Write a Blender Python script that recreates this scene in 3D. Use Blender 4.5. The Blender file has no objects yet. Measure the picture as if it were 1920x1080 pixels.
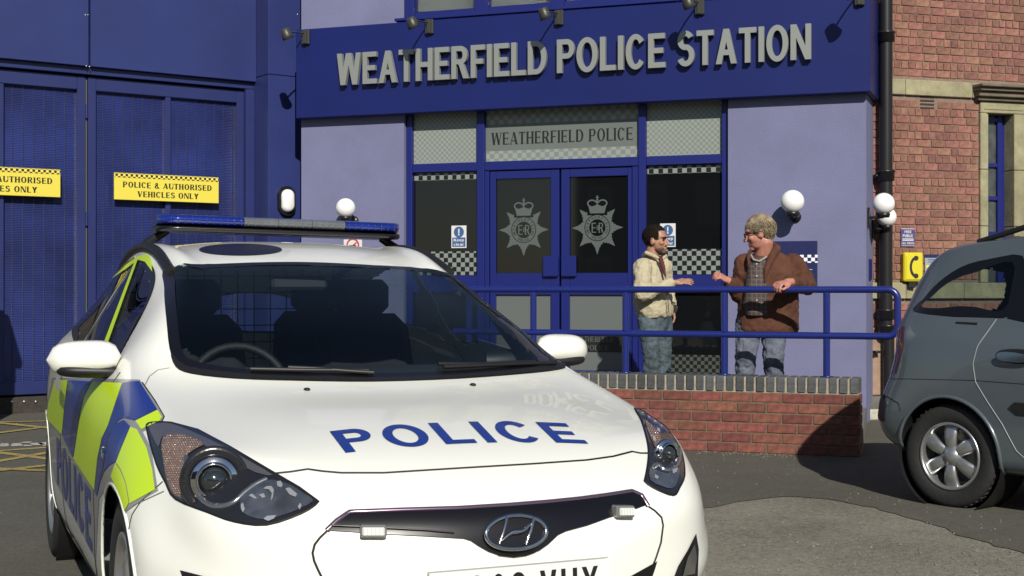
import bpy, bmesh, math, random
import numpy as np
from mathutils import Vector, Matrix
from mathutils.bvhtree import BVHTree
from mathutils.geometry import delaunay_2d_cdt
random.seed(7)
R = math.radians
scene = bpy.context.scene
COL = scene.collection
# ---------------------------------------------------------------- camera
F = 2640.0          # focal length in photo pixels (1920 wide)
HC = 1.242          # eye height
cam = bpy.data.cameras.new('camera'); camo = bpy.data.objects.new('camera', cam); COL.objects.link(camo)
camo.location = (0, 0, HC); camo.rotation_euler = (R(90), 0, 0)
cam.sensor_width = 36; cam.lens = 36*F/1920; cam.clip_end = 500; cam.clip_start = .05
scene.camera = camo
# ---------------------------------------------------------------- sky and sun
SUN_EL, SUN_AZ = 32.5, 10.0           # azimuth: degrees to the right of straight behind the camera
W = bpy.data.worlds.new('World'); scene.world = W; W.use_nodes = True
nt = W.node_tree; nt.nodes.clear()
sky = nt.nodes.new('ShaderNodeTexSky'); sky.sky_type = 'NISHITA'; sky.sun_disc = False
sky.sun_elevation = R(SUN_EL); sky.sun_rotation = R(180-SUN_AZ); sky.air_density = 1.0; sky.dust_density = .6; sky.ozone_density = 1.5
bg = nt.nodes.new('ShaderNodeBackground'); bg.inputs[1].default_value = .055
ow = nt.nodes.new('ShaderNodeOutputWorld')
nt.links.new(sky.outputs[0], bg.inputs[0]); nt.links.new(bg.outputs[0], ow.inputs[0])
sd = bpy.data.lights.new('sun', 'SUN'); sd.energy = 4.2; sd.angle = R(.53); sd.color = (1, .95, .86)
so = bpy.data.objects.new('sun', sd); COL.objects.link(so)
_az = R(SUN_AZ); _el = R(SUN_EL)
SUNV = Vector((math.sin(_az)*math.cos(_el), -math.cos(_az)*math.cos(_el), math.sin(_el)))
so.rotation_euler = SUNV.to_track_quat('Z', 'Y').to_euler(); so.location = (0, -5, 12)
scene.view_settings.view_transform = 'Standard'; scene.view_settings.look = 'None'
scene.view_settings.exposure = 0.3; scene.view_settings.gamma = 1
scene.view_settings.use_curve_mapping = False
scene.render.engine = 'CYCLES'
scene.cycles.max_bounces = 8; scene.cycles.transparent_max_bounces = 12
# ---------------------------------------------------------------- materials
MATS = {}
KEEP = {'white_paint', 'fluorescent_yellow', 'opal_glass', 'rough_asphalt', 'smooth_asphalt', 'alloy', 'chrome', 'satin_chrome', 'plate_white', 'mortar_dark', 'white_lamp_glass', 'amber_reflector', 'lamp_reflector'}
def mat(name, col, rough=.6, metal=0., var=.0, vscale=6., bump=0., bscale=60., spec=.5, coat=0., col2=None, trans=0., ior=1.5, alpha=1., emit=None, rand=0., estr=1., coatr=.03, dirt=0., sheen=0.):
    if name in MATS: return MATS[name]
    if name not in KEEP: col = tuple(x*.82 for x in col); col2 = tuple(x*.82 for x in col2) if col2 else None
    m = bpy.data.materials.new(name); m.use_nodes = True; MATS[name] = m
    n = m.node_tree.nodes; l = m.node_tree.links; b = n['Principled BSDF']
    c = (*col, 1)
    b.inputs['Base Color'].default_value = c; b.inputs['Roughness'].default_value = rough
    b.inputs['Metallic'].default_value = metal; b.inputs['Specular IOR Level'].default_value = spec
    b.inputs['Coat Weight'].default_value = coat; b.inputs['Coat Roughness'].default_value = coatr
    b.inputs['Transmission Weight'].default_value = trans; b.inputs['IOR'].default_value = ior; b.inputs['Alpha'].default_value = alpha
    if sheen: b.inputs['Sheen Weight'].default_value = sheen
    if emit: b.inputs['Emission Color'].default_value = (*emit, 1); b.inputs['Emission Strength'].default_value = estr
    tc = n.new('ShaderNodeTexCoord')
    src = None
    if var or col2:
        t = n.new('ShaderNodeTexNoise'); t.inputs['Scale'].default_value = vscale; t.inputs['Detail'].default_value = 8; t.inputs['Roughness'].default_value = .6
        l.new(tc.outputs['Object'], t.inputs['Vector'])
        mx = n.new('ShaderNodeMix'); mx.data_type = 'RGBA'
        a = tuple(x*(1-var) for x in col); d = col2 if col2 else tuple(min(1, x*(1+var)) for x in col)
        mx.inputs[6].default_value = (*(a if not col2 else col), 1); mx.inputs[7].default_value = (*d, 1)
        cr = n.new('ShaderNodeMapRange'); cr.inputs[1].default_value = .35; cr.inputs[2].default_value = .65
        l.new(t.outputs[0], cr.inputs[0]); l.new(cr.outputs[0], mx.inputs[0]); src = mx.outputs[2]
    if dirt:
        t = n.new('ShaderNodeTexNoise'); t.inputs['Scale'].default_value = 1.3; t.inputs['Detail'].default_value = 10; t.inputs['Roughness'].default_value = .7
        l.new(tc.outputs['Object'], t.inputs['Vector'])
        cr = n.new('ShaderNodeMapRange'); cr.inputs[1].default_value = .4; cr.inputs[2].default_value = .75; cr.inputs[3].default_value = 1; cr.inputs[4].default_value = 1-dirt
        l.new(t.outputs[0], cr.inputs[0])
        hs = n.new('ShaderNodeHueSaturation'); l.new(cr.outputs[0], hs.inputs['Value'])
        if src: l.new(src, hs.inputs['Color'])
        else: hs.inputs['Color'].default_value = c
        src = hs.outputs[0]
    if rand:
        oi = n.new('ShaderNodeObjectInfo'); gi = n.new('ShaderNodeNewGeometry')
        ad = n.new('ShaderNodeMath'); ad.operation = 'ADD'; l.new(oi.outputs['Random'], ad.inputs[0]); l.new(gi.outputs['Random Per Island'], ad.inputs[1])
        fr = n.new('ShaderNodeMath'); fr.operation = 'FRACT'; l.new(ad.outputs[0], fr.inputs[0])
        mr = n.new('ShaderNodeMapRange'); mr.inputs[3].default_value = 1-rand; mr.inputs[4].default_value = 1+rand
        l.new(fr.outputs[0], mr.inputs[0])
        hs = n.new('ShaderNodeHueSaturation'); l.new(mr.outputs[0], hs.inputs['Value'])
        m2 = n.new('ShaderNodeMath'); m2.operation = 'MULTIPLY'; m2.inputs[1].default_value = 7.31; l.new(fr.outputs[0], m2.inputs[0])
        f2 = n.new('ShaderNodeMath'); f2.operation = 'FRACT'; l.new(m2.outputs[0], f2.inputs[0])
        r2 = n.new('ShaderNodeMapRange'); r2.inputs[3].default_value = .49; r2.inputs[4].default_value = .515; l.new(f2.outputs[0], r2.inputs[0]); l.new(r2.outputs[0], hs.inputs['Hue'])
        if src: l.new(src, hs.inputs['Color'])
        else: hs.inputs['Color'].default_value = c
        src = hs.outputs[0]
    if src: l.new(src, b.inputs['Base Color'])
    if bump:
        t = n.new('ShaderNodeTexNoise'); t.inputs['Scale'].default_value = bscale; t.inputs['Detail'].default_value = 6
        l.new(tc.outputs['Object'], t.inputs['Vector'])
        bp = n.new('ShaderNodeBump'); bp.inputs['Strength'].default_value = bump; bp.inputs['Distance'].default_value = .01
        l.new(t.outputs[0], bp.inputs['Height']); l.new(bp.outputs[0], b.inputs['Normal'])
    return m
def checker(name, c1, c2, size, rough=.35, off=(0, 0, 0)):
    m = mat(name, c1, rough); n = m.node_tree.nodes; l = m.node_tree.links
    tc = n.new('ShaderNodeTexCoord'); mp = n.new('ShaderNodeMapping'); mp.inputs['Location'].default_value = (off[0]+.0003, .5*size+.001, off[2]+.0003)
    ch = n.new('ShaderNodeTexChecker'); ch.inputs['Scale'].default_value = 1/size
    ch.inputs[1].default_value = (*c1, 1); ch.inputs[2].default_value = (*c2, 1)
    sx = n.new('ShaderNodeSeparateXYZ'); cx = n.new('ShaderNodeCombineXYZ'); cx.inputs[1].default_value = .5*size
    l.new(tc.outputs['Object'], mp.inputs[0]); l.new(mp.outputs[0], sx.inputs[0]); l.new(sx.outputs[0], cx.inputs[0]); l.new(sx.outputs[2], cx.inputs[2]); l.new(cx.outputs[0], ch.inputs[0])
    l.new(ch.outputs[0], n['Principled BSDF'].inputs['Base Color'])
    return m
# ---------------------------------------------------------------- mesh helpers
class MB:
    def __init__(s): s.v = []; s.f = []; s.sm = []
    def add(s, vs, fs, smooth=False):
        o = len(s.v); s.v += [tuple(p) for p in vs]; s.f += [tuple(i+o for i in f) for f in fs]; s.sm += [smooth]*len(fs); return s
    def box(s, x0, x1, y0, y1, z0, z1, bev=0.):
        if x0 > x1: x0, x1 = x1, x0
        if y0 > y1: y0, y1 = y1, y0
        if z0 > z1: z0, z1 = z1, z0
        if bev <= 0:
            v = [(x, y, z) for x in (x0, x1) for y in (y0, y1) for z in (z0, z1)]
            return s.add(v, [(0,1,3,2),(4,6,7,5),(0,4,5,1),(2,3,7,6),(0,2,6,4),(1,5,7,3)])
        b = min(bev, (x1-x0)*.45, (y1-y0)*.45, (z1-z0)*.45)
        bm = bmesh.new(); bmesh.ops.create_cube(bm, size=1)
        for q in bm.verts: q.co = ((x0+x1)/2+q.co.x*(x1-x0), (y0+y1)/2+q.co.y*(y1-y0), (z0+z1)/2+q.co.z*(z1-z0))
        bmesh.ops.bevel(bm, geom=list(bm.edges), offset=b, segments=1, affect='EDGES')
        bm.verts.index_update(); s.add([tuple(q.co) for q in bm.verts], [[q.index for q in f.verts] for f in bm.faces]); bm.free(); return s
    def tube(s, pts, r, n=10, caps=True, closed=False):
        pts = [Vector(p) for p in pts]; rs = r if isinstance(r, (list, tuple)) else [r]*len(pts)
        vs = []; prev = None; m = len(pts)
        for i, p in enumerate(pts):
            if closed: d = pts[(i+1) % m]-pts[i-1]
            else: d = pts[min(i+1, m-1)]-pts[max(i-1, 0)]
            d.normalize()
            if prev is None:
                a = Vector((0, 0, 1)) if abs(d.z) < .9 else Vector((1, 0, 0)); x = d.cross(a).normalized()
            else: x = (prev-d*prev.dot(d)).normalized()
            prev = x; y = d.cross(x)
            for k in range(n):
                t = 2*math.pi*k/n; vs.append(p+(x*math.cos(t)+y*math.sin(t))*rs[i])
        fs = []
        for i in range(m if closed else m-1):
            j = (i+1) % m
            for k in range(n): fs.append((i*n+k, i*n+(k+1) % n, j*n+(k+1) % n, j*n+k))
        s.add(vs, fs, True)
        if caps and not closed:
            s.add(vs[:n], [tuple(range(n))[::-1]]); s.add(vs[-n:], [tuple(range(n))])
        return s
    def lathe(s, prof, n=24, o=(0, 0, 0), axis='z', smooth=True):   # prof: (r, h)
        vs = []; 
        for r, h in prof:
            for k in range(n):
                t = 2*math.pi*k/n; a, b = r*math.cos(t), r*math.sin(t)
                p = {'z': (a, b, h), 'y': (a, h, b), 'x': (h, a, b)}[axis]
                vs.append((p[0]+o[0], p[1]+o[1], p[2]+o[2]))
        fs = []
        for i in range(len(prof)-1):
            for k in range(n): fs.append((i*n+k, i*n+(k+1) % n, (i+1)*n+(k+1) % n, (i+1)*n+k))
        return s.add(vs, fs, smooth)
    def ball(s, c, r, n=16, sc=(1, 1, 1)):
        k = max(6, n//2); pr = [(max(1e-4, r*math.sin(math.pi*i/k)), -r*math.cos(math.pi*i/k)) for i in range(k+1)]
        o = len(s.v); s.lathe(pr, n)
        for i in range(o, len(s.v)):
            x, y, z = s.v[i]; s.v[i] = (c[0]+x*sc[0], c[1]+y*sc[1], c[2]+z*sc[2])
        return s
    def prism(s, poly, y0, y1):      # poly in (x,z), simple polygon
        n = len(poly); s.add([(x, y0, z) for x, z in poly]+[(x, y1, z) for x, z in poly],
            [tuple(range(n)), tuple(range(n, 2*n))[::-1]]+[(i, (i+1) % n+0, (i+1) % n+n, i+n) for i in range(n)]); return s
    def obj(s, name, m, parent=None, smooth=None, auto=None):
        me = bpy.data.meshes.new(name); me.from_pydata(s.v, [], s.f)
        sm = s.sm if smooth is None else [smooth]*len(s.f)
        me.polygons.foreach_set('use_smooth', sm)
        bm = bmesh.new(); bm.from_mesh(me)
        if not getattr(s, 'open', False): bmesh.ops.recalc_face_normals(bm, faces=bm.faces)
        bm.to_mesh(me); bm.free()
        if auto: 
            try: me.set_sharp_from_angle(angle=R(auto))
            except Exception: pass
        me.materials.append(m) if not isinstance(m, (list, tuple)) else [me.materials.append(q) for q in m]
        o = bpy.data.objects.new(name, me); COL.objects.link(o)
        if parent is not None: o.parent = parent
        return o
def largest(b):
    par_ = list(range(len(b.v)))
    def fd(a):
        while par_[a] != a: par_[a] = par_[par_[a]]; a = par_[a]
        return a
    for f in b.f:
        for i in f[1:]: par_[fd(i)] = fd(f[0])
    cnt = {}
    for f in b.f: cnt[fd(f[0])] = cnt.get(fd(f[0]), 0)+1
    if not cnt: return b
    m = max(cnt, key=cnt.get); k = [i for i, f in enumerate(b.f) if fd(f[0]) == m]; b.f, b.sm = [b.f[i] for i in k], [b.sm[i] for i in k]
    used = sorted({i for f in b.f for i in f}); mp = {a: c for c, a in enumerate(used)}; b.v = [b.v[i] for i in used]; b.f = [tuple(mp[i] for i in f) for f in b.f]
    return b
def tag(o, label=None, cat=None, group=None, kind=None):
    if label: o['label'] = label
    if cat: o['category'] = cat
    if group: o['group'] = group
    if kind: o['kind'] = kind
    return o
def thing(name, label, cat, loc=(0, 0, 0), rz=0., group=None):
    o = bpy.data.objects.new(name, None); o.empty_display_size = .1; COL.objects.link(o); o.location = loc; o.rotation_euler = (0, 0, rz)
    return tag(o, label, cat, group)
class Frame:                       # a vertical plane standing in the place: x along it, y into it, z up
    def __init__(s, ox, oy, deg):
        s.o = (ox, oy); s.a = R(deg); s.c = math.cos(s.a); s.s = math.sin(s.a)
    def px(s, px, py, off=0.):
        dx, dz = (px-960)/F, -(py-540)/F
        # ray t*(dx,1); local y = -sin*(X-ox)+cos*(Y-oy) = off
        t = (off - (s.s*s.o[0]-s.c*s.o[1]))/(-s.s*dx+s.c)
        X, Y = t*dx-s.o[0], t-s.o[1]
        return (s.c*X+s.s*Y, HC+t*dz)
    def x(s, px, off=0.): return s.px(px, 540, off)[0]
    def z(s, px, py, off=0.): return s.px(px, py, off)[1]
    def w(s, x, y, z=0.): return (s.o[0]+s.c*x-s.s*y, s.o[1]+s.s*x+s.c*y, z)
    def thing(s, name, label, cat, x, y, z, group=None): return thing(name, label, cat, s.w(x, y, z), s.a, group)
def gpx(px, py, z=0.):
    t = (HC-z)*F/(py-540); return ((px-960)/F*t, t)
# ---------------------------------------------------------------- flat shapes and lettering
def ring_pts(cx, cy, rx, ry, a0, a1, n=14): return [(cx+rx*math.cos(R(a0+(a1-a0)*i/n)), cy+ry*math.sin(R(a0+(a1-a0)*i/n))) for i in range(n+1)]
def arcband(cx, cy, rx, ry, tv, th, a0, a1, n=14):
    return ring_pts(cx, cy, rx, ry, a0, a1, n)+ring_pts(cx, cy, rx-tv, ry-th, a0, a1, n)[::-1]
def rect(x0, y0, x1, y1): return [(x0, y0), (x1, y0), (x1, y1), (x0, y1)]
def par(x0, x1, w, y0=0., y1=1.): return [(x0, y0), (x0+w, y0), (x1+w, y1), (x1, y1)]
def glyph(ch, t=.19, h=.15, serif=False):
    """polygons and width of one character, cap height 1"""
    P = []; W_ = .72; d = t*1.05
    if serif: sfo, sft = .07, .045
    st = []                        # stems for serifs: (x0,x1,y0?,y1?)
    def stem(x, y0=0., y1=1., s0=True, s1=True):
        P.append(rect(x, y0, x+t, y1))
        if serif:
            if s0: P.append(rect(x-sfo, y0, x+t+sfo, y0+sft))
            if s1: P.append(rect(x-sfo, y1-sft, x+t+sfo, y1))
    def bar(y, x0, x1, tick=0.):
        P.append(rect(x0, y, x1, y+h))
        if serif and tick:
            if y > .7: P.append([(x1-.05, y+h), (x1, y+h), (x1, y+h-tick)])
            elif y < .2: P.append([(x1-.05, y), (x1+.03, y+tick), (x1, y)][::-1])
    thin = h if serif else d
    if ch == 'A':
        W_ = .8; P += [par(0, (W_-thin)/2, thin), par(W_-d, (W_-d)/2, d), rect(.18, .25, W_-.18, .25+h)]
        if serif: P += [rect(-.05, 0, .2, sft), rect(W_-.28, 0, W_+.05, sft)]
    elif ch == 'B':
        stem(0, s0=False, s1=False); bar(0, 0, .42); bar(1-h, 0, .4); bar(.5-h/2, 0, .42)
        P += [arcband(.38, .74+h/8, .27, .26-h/8+0, t, h, -90, 90), arcband(.4, .27, .3, .27+h/8, t, h, -90, 90)]; W_ = .7
    elif ch == 'C':
        W_ = .76; P += [arcband(W_/2, .5, W_/2, .52, t, h, 38, 322, 26)]
        if serif: P += [rect(W_-.09, .68, W_-.05, .98)]
    elif ch == 'G':
        W_ = .8; P += [arcband(W_/2, .5, W_/2, .52, t, h, 38, 322, 26), rect(W_-t-.02, .08, W_-.02, .5), rect(W_-.4, .38, W_-.02, .38+h)]
    elif ch == 'D':
        W_ = .76; stem(0, s0=False, s1=False); bar(0, 0, .36); bar(1-h, 0, .36); P += [arcband(.34, .5, W_-.34, .5, t, h, -90, 90, 20)]
    elif ch == 'E':
        W_ = .64; stem(0, s0=False, s1=False); bar(0, 0, W_, .2); bar(1-h, 0, W_-.02, .2); bar(.5-h/2, 0, W_-.08)
        if serif: P.append(rect(W_-.16, .38, W_-.12, .62))
    elif ch == 'F':
        W_ = .6; stem(0, s1=False); bar(1-h, 0, W_, .2); bar(.5-h/2, 0, W_-.08)
    elif ch == 'H':
        W_ = .74; stem(0); stem(W_-t); bar(.5-h/2, 0, W_)
    elif ch == 'I': W_ = t; stem(0)
    elif ch == 'J': W_ = .55; stem(W_-t, .25, 1, s0=False); P.append(arcband(W_/2, .27, W_/2, .29, t, h, 180, 360))
    elif ch == 'K':
        W_ = .74; stem(0); P += [[(t, .35), (t, .35+.24), (W_-.22, 1), (W_, 1)], [(.26, .56), (.42, .68), (W_, 0), (W_-.25, 0)]]
    elif ch == 'L': W_ = .6; stem(0, s0=False); bar(0, 0, W_, .2)
    elif ch == 'M':
        W_ = .92; stem(0); stem(W_-t); P += [[(0, 1), (t, 1), (W_/2+.07, .12), (W_/2-.09, .12)], [(W_, 1), (W_-thin, 1), (W_/2-.07, .12), (W_/2+.07, .12)]]
    elif ch == 'N':
        W_ = .76; tt = t if not serif else h; P += [rect(0, 0, tt, 1), rect(W_-tt, 0, W_, 1), [(0, 1), (d, 1), (W_, 0), (W_-d, 0)]]
        if serif: P += [rect(-.06, 0, .16, sft), rect(W_-.2, 1-sft, W_+.06, 1), rect(-.06, 1-sft, .1, 1)]
    elif ch == 'O' or ch == '0':
        W_ = .82 if ch == 'O' else .64; P += [arcband(W_/2, .5, W_/2, .52, t, h, 0, 180, 20), arcband(W_/2, .5, W_/2, .52, t, h, 180, 360, 20)]
    elif ch == 'P': W_ = .68; stem(0, s1=False); bar(1-h, 0, .42); bar(.42, 0, .42); P.append(arcband(.4, .71, W_-.4, .29, t*.95, h, -90, 90))
    elif ch == 'R':
        W_ = .74; stem(0, s1=False); bar(1-h, 0, .42); bar(.44, 0, .42); P += [arcband(.4, .72, .28, .28, t*.95, h, -90, 90), [(.3, .46), (.5, .5), (W_, 0), (W_-.23, 0)]]
        if serif: P += [rect(W_-.2, 0, W_+.05, sft)]
    elif ch == 'S':
        W_ = .68; P += [arcband(W_/2, .74, W_/2-.02, .28, t, h, 25, 270, 18), arcband(W_/2, .26+h*.5-.03, W_/2, .28+h*.25, t, h, -155, 90, 18)]
        if serif: P += [rect(W_-.12, .7, W_-.08, .98), rect(.03, .02, .07, .3)]
    elif ch == 'T':
        W_ = .66; stem(W_/2-t/2, s1=False); bar(1-h, 0, W_)
        if serif: P += [rect(0, .76, .04, 1), rect(W_-.04, .76, W_, 1)]
    elif ch == 'U': 
        W_ = .74; tt = t if not serif else h; P += [rect(0, .3, t, 1), rect(W_-tt, .3, W_, 1), arcband(W_/2, .32, W_/2, .34, t, h, 180, 360, 18)]
        if serif: P += [rect(-.06, 1-sft, t+.06, 1), rect(W_-tt-.06, 1-sft, W_+.06, 1)]
    elif ch == 'V':
        W_ = .76; P += [par((W_-d)/2, 0, d), par((W_-thin)/2, W_-thin, thin)]
        if serif: P += [rect(-.06, 1-sft, d+.06, 1), rect(W_-.2, 1-sft, W_+.06, 1)]
    elif ch == 'W':
        W_ = 1.08; q = W_/2; P += [par(q/2-d/2, 0, d), par(q/2-thin/2, q-thin/2-.02, thin), par(q*1.5-d/2, q-d/2, d), par(q*1.5-thin/2, W_-thin, thin)]
        if serif: P += [rect(-.06, 1-sft, d+.06, 1), rect(q-.1, 1-sft, q+.12, 1), rect(W_-.18, 1-sft, W_+.06, 1)]
    elif ch == 'X': W_ = .76; P += [par(0, W_-thin, thin), par(W_-d, 0, d)]
    elif ch == 'Y': W_ = .76; P += [rect(W_/2-t/2, 0, W_/2+t/2, .45), [(W_/2-t/2, .4), (W_/2+t/2, .4), (d, 1), (0, 1)], [(W_/2-t/2, .4), (W_/2+t/2, .4), (W_, 1), (W_-d, 1)]]
    elif ch == '2': W_ = .64; P += [arcband(W_/2, .7, W_/2, .32, t, h, -25, 170, 14), rect(0, 0, W_, h), [(0, h), (.24, h), (W_-.02, .6), (W_-.2, .52)]]
    elif ch == '6': W_ = .64; P += [arcband(W_/2, .32, W_/2, .34, t, h, 0, 180, 14), arcband(W_/2, .32, W_/2, .34, t, h, 180, 360, 14), rect(0, .3, t, .68), arcband(W_/2, .66, W_/2, .36, t, h, 30, 180, 14)]
    elif ch == '&': W_ = .84; P += [arcband(.36, .27, .36, .29, t, h, 60, 345, 16), arcband(.36, .76, .24, .26, t*.8, h, 0, 180, 12), arcband(.36, .76, .24, .26, t*.8, h, 180, 360, 12), [(.14, .7), (.34, .7), (W_, 0), (W_-.24, 0)]]
    elif ch == '!': W_ = t; P += [rect(0, 0, t, .18), rect(0, .3, t, 1)]
    elif ch == 'e': W_ = .58; P += [arcband(.29, .36, .29, .38, t*.8, h*.8, 0, 310, 18), rect(.08, .31, .56, .31+h*.8)]
    elif ch == 'c': W_ = .54; P += [arcband(.29, .36, .29, .38, t*.8, h*.8, 45, 315, 18)]
    elif ch == 'p': W_ = .6; P += [rect(0, -.28, t*.8, .72), arcband(.3, .36, .3, .38, t*.8, h*.8, 0, 180), arcband(.3, .36, .3, .38, t*.8, h*.8, 180, 360)]
    elif ch == 'a': W_ = .58; P += [arcband(.28, .24, .28, .25, t*.8, h*.8, 0, 180), arcband(.28, .24, .28, .25, t*.8, h*.8, 180, 360), rect(.56-t*.8, 0, .56, .55), arcband(.28, .5, .28, .24, t*.8, h*.8, 0, 160)]
    elif ch == 'l': W_ = t*.8; P += [rect(0, 0, t*.8, 1)]
    elif ch == 'r': W_ = .4; P += [rect(0, 0, t*.8, .72), arcband(.3, .4, .22, .33, t*.8, h, 60, 150)]
    elif ch == ' ': W_ = .28
    return P, W_
def text_polys(s, x0, x1, z0, z1, serif=False, t=None, h=None, gap=.13, per=False):
    """polygons of a word fitted into a rectangle"""
    t = t or (.2 if not serif else .18); h = h or (.15 if not serif else .07)
    pen = 0; out = []
    for ch in s:
        P, w = glyph(ch, t, h, serif); out.append([[(x+pen, y) for x, y in p] for p in P]); pen += w+gap+(.04 if serif else 0)
    pen -= gap
    f = lambda p: [(x0+(x1-x0)*x/pen, z0+(z1-z0)*y) for x, y in p]
    out = [[f(p) for p in g] for g in out]
    return out if per else [p for g in out for p in g]
def cdt(polys, grid=None, eps=1e-6, holes=()):
    vs = []; fs = []
    for p in polys:
        o = len(vs); a = sum(p[i][0]*p[(i+1) % len(p)][1]-p[(i+1) % len(p)][0]*p[i][1] for i in range(len(p)))
        if a < 0: p = p[::-1]
        vs += [Vector(q) for q in p]; fs.append(list(range(o, o+len(p))))
    for p in holes:
        if sum(p[i][0]*p[(i+1) % len(p)][1]-p[(i+1) % len(p)][0]*p[i][1] for i in range(len(p))) < 0: p = p[::-1]
        o = len(vs); vs += [Vector(q) for q in p]; fs.append(list(range(o, o+len(p))))
    if grid:
        xs = [v.x for v in vs]; ys = [v.y for v in vs]; i0, i1 = math.floor(min(xs)/grid), math.ceil(max(xs)/grid); j0, j1 = math.floor(min(ys)/grid), math.ceil(max(ys)/grid)
        for i in range(i0, i1+1):
            for j in range(j0, j1+1):
                q = Vector((i*grid+.37*grid*(j % 2), j*grid))
                if any(inpoly(q, p) for p in polys): vs.append(q)
    r = delaunay_2d_cdt(vs, [], fs, 0, eps); nP = len(polys)
    return [tuple(v) for v in r[0]], [tuple(f) for f, o in zip(r[2], r[5]) if any(i < nP for i in o) and not any(i >= nP for i in o)]
def inpoly(q, p):
    x, y = q[0], q[1]; c = False; j = len(p)-1
    for i in range(len(p)):
        xi, yi = p[i]; xj, yj = p[j]
        if (yi > y) != (yj > y) and x < (xj-xi)*(y-yi)/(yj-yi)+xi: c = not c
        j = i
    return c
def resample(p, step, closed=True):
    out = []; n = len(p)
    for i in range(n if closed else n-1):
        a, b = p[i], p[(i+1) % n]; L = math.dist(a, b); k = max(1, int(math.ceil(L/step)))
        out += [tuple(a[m]+(b[m]-a[m])*j/k for m in range(len(a))) for j in range(k)]
    if not closed: out.append(tuple(p[-1]))
    return out
def spline(p, n=6, closed=True):
    """Catmull-Rom through the points"""
    out = []; m = len(p)
    for i in range(m if closed else m-1):
        a = p[(i-1) % m] if closed or i else p[0]; b = p[i]; c = p[(i+1) % m]; d = p[(i+2) % m] if closed or i < m-2 else p[-1]
        for k in range(n):
            t = k/n
            out.append(tuple(.5*(2*b[q]+(c[q]-a[q])*t+(2*a[q]-5*b[q]+4*c[q]-d[q])*t*t+(3*b[q]-a[q]-3*c[q]+d[q])*t**3) for q in range(len(b))))
    if not closed: out.append(tuple(p[-1]))
    return out
def facets(m, scale, strength):
    n = m.node_tree.nodes; l = m.node_tree.links; tc = n.new('ShaderNodeTexCoord'); v = n.new('ShaderNodeTexVoronoi'); v.inputs['Scale'].default_value = scale
    l.new(tc.outputs['Object'], v.inputs['Vector']); nm = n.new('ShaderNodeNewGeometry'); sb = n.new('ShaderNodeVectorMath'); sb.operation = 'SUBTRACT'; sb.inputs[1].default_value = (.5, .5, .5)
    sc = n.new('ShaderNodeVectorMath'); sc.operation = 'SCALE'; sc.inputs['Scale'].default_value = strength; ad = n.new('ShaderNodeVectorMath'); no = n.new('ShaderNodeVectorMath'); no.operation = 'NORMALIZE'
    l.new(v.outputs['Color'], sb.inputs[0]); l.new(sb.outputs[0], sc.inputs[0]); l.new(sc.outputs[0], ad.inputs[0]); l.new(nm.outputs['Normal'], ad.inputs[1]); l.new(ad.outputs[0], no.inputs[0]); l.new(no.outputs[0], n['Principled BSDF'].inputs['Normal'])
    return m
def flat(polys, y, holes=(), depth=0.):
    """MB of flat shapes in the x/z plane at local y; depth > 0 gives solid pieces standing forward (towards -y)"""
    V, T = cdt(polys, holes=holes); b = MB(); n = len(V)
    if depth <= 0:
        b.add([(x, y, z) for x, z in V], T); b.open = False; return b
    E = {}
    for f in T:
        for i in range(len(f)):
            e = (f[i], f[(i+1) % len(f)]); E[e] = E.get(e, 0)+1
    side = [(a, c, c+n, a+n) for (a, c) in E if (c, a) not in E]
    b.add([(x, y-depth, z) for x, z in V]+[(x, y, z) for x, z in V], list(T)+[tuple(i+n for i in f[::-1]) for f in T]+side)
    return b
def circle(cx, cz, r, n=20, rz=None): return [(cx+r*math.cos(2*math.pi*i/n), cz+(rz or r)*math.sin(2*math.pi*i/n)) for i in range(n)]
# ================================================================ SETTING
BLUE = mat('fascia_blue', (.008, .016, .125), .42, spec=.35, var=.06, vscale=2)
BLUE2 = mat('frame_blue', (.010, .017, .155), .4, spec=.45)
GATE = mat('gate_blue', (.022, .032, .135), .42, spec=.4, var=.1, vscale=1.2)
GATE2 = mat('gate_panel_blue', (.018, .028, .135), .32, spec=.6, var=.4, vscale=1.1)  # broad colour variation stands in for wavy reflections on the panels
PANELB = mat('cladding_blue', (.028, .04, .16), .38, spec=.4, var=.12, vscale=.8)
LILAC = mat('lilac_render', (.19, .198, .34), .85, var=.05, vscale=2.2, bump=.25, bscale=60, dirt=.12)
SILVER = mat('silver_letter', (.31, .33, .31), .45, metal=.25)
BLACK = mat('black_metal', (.012, .012, .013), .35)
GREYM = mat('lamp_bronze', (.06, .062, .055), .45, metal=.3)
GLOBE = mat('opal_glass', (.8, .8, .78), .12, spec=.6)
DARKG = mat('dark_glass', (.006, .007, .008), .04, spec=.6)
STONE = mat('sandstone', (.36, .33, .2), .85, var=.18, vscale=9, bump=.25, bscale=40, dirt=.35)
STONE2 = mat('pink_sandstone', (.36, .24, .17), .85, var=.15, vscale=9, bump=.25, bscale=40, dirt=.2)
BRICKR = mat('old_brick', (.27, .12, .09), .85, var=.25, vscale=14, bump=.5, bscale=60, rand=.22, dirt=.2)
MORT = mat('old_mortar', (.25, .175, .135), .95, var=.15, vscale=30, bump=.4, bscale=90)
BRICKW = mat('red_brick', (.19, .062, .045), .85, var=.35, vscale=18, bump=.3, bscale=70, rand=.22)
MORTW = mat('grey_mortar', (.17, .115, .08), .95, var=.2, vscale=30, bump=.4, bscale=90)
CAPB = mat('blue_engineering_brick', (.075, .08, .082), .55, var=.25, vscale=25, bump=.3, bscale=70, rand=.3)
MORTL = mat('pale_mortar', (.38, .33, .25), .95, var=.2, vscale=30, bump=.4, bscale=90)
YEL = mat('sign_yellow', (.85, .72, .09), .35); INK = mat('sign_ink', (.015, .015, .012), .4)
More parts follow.
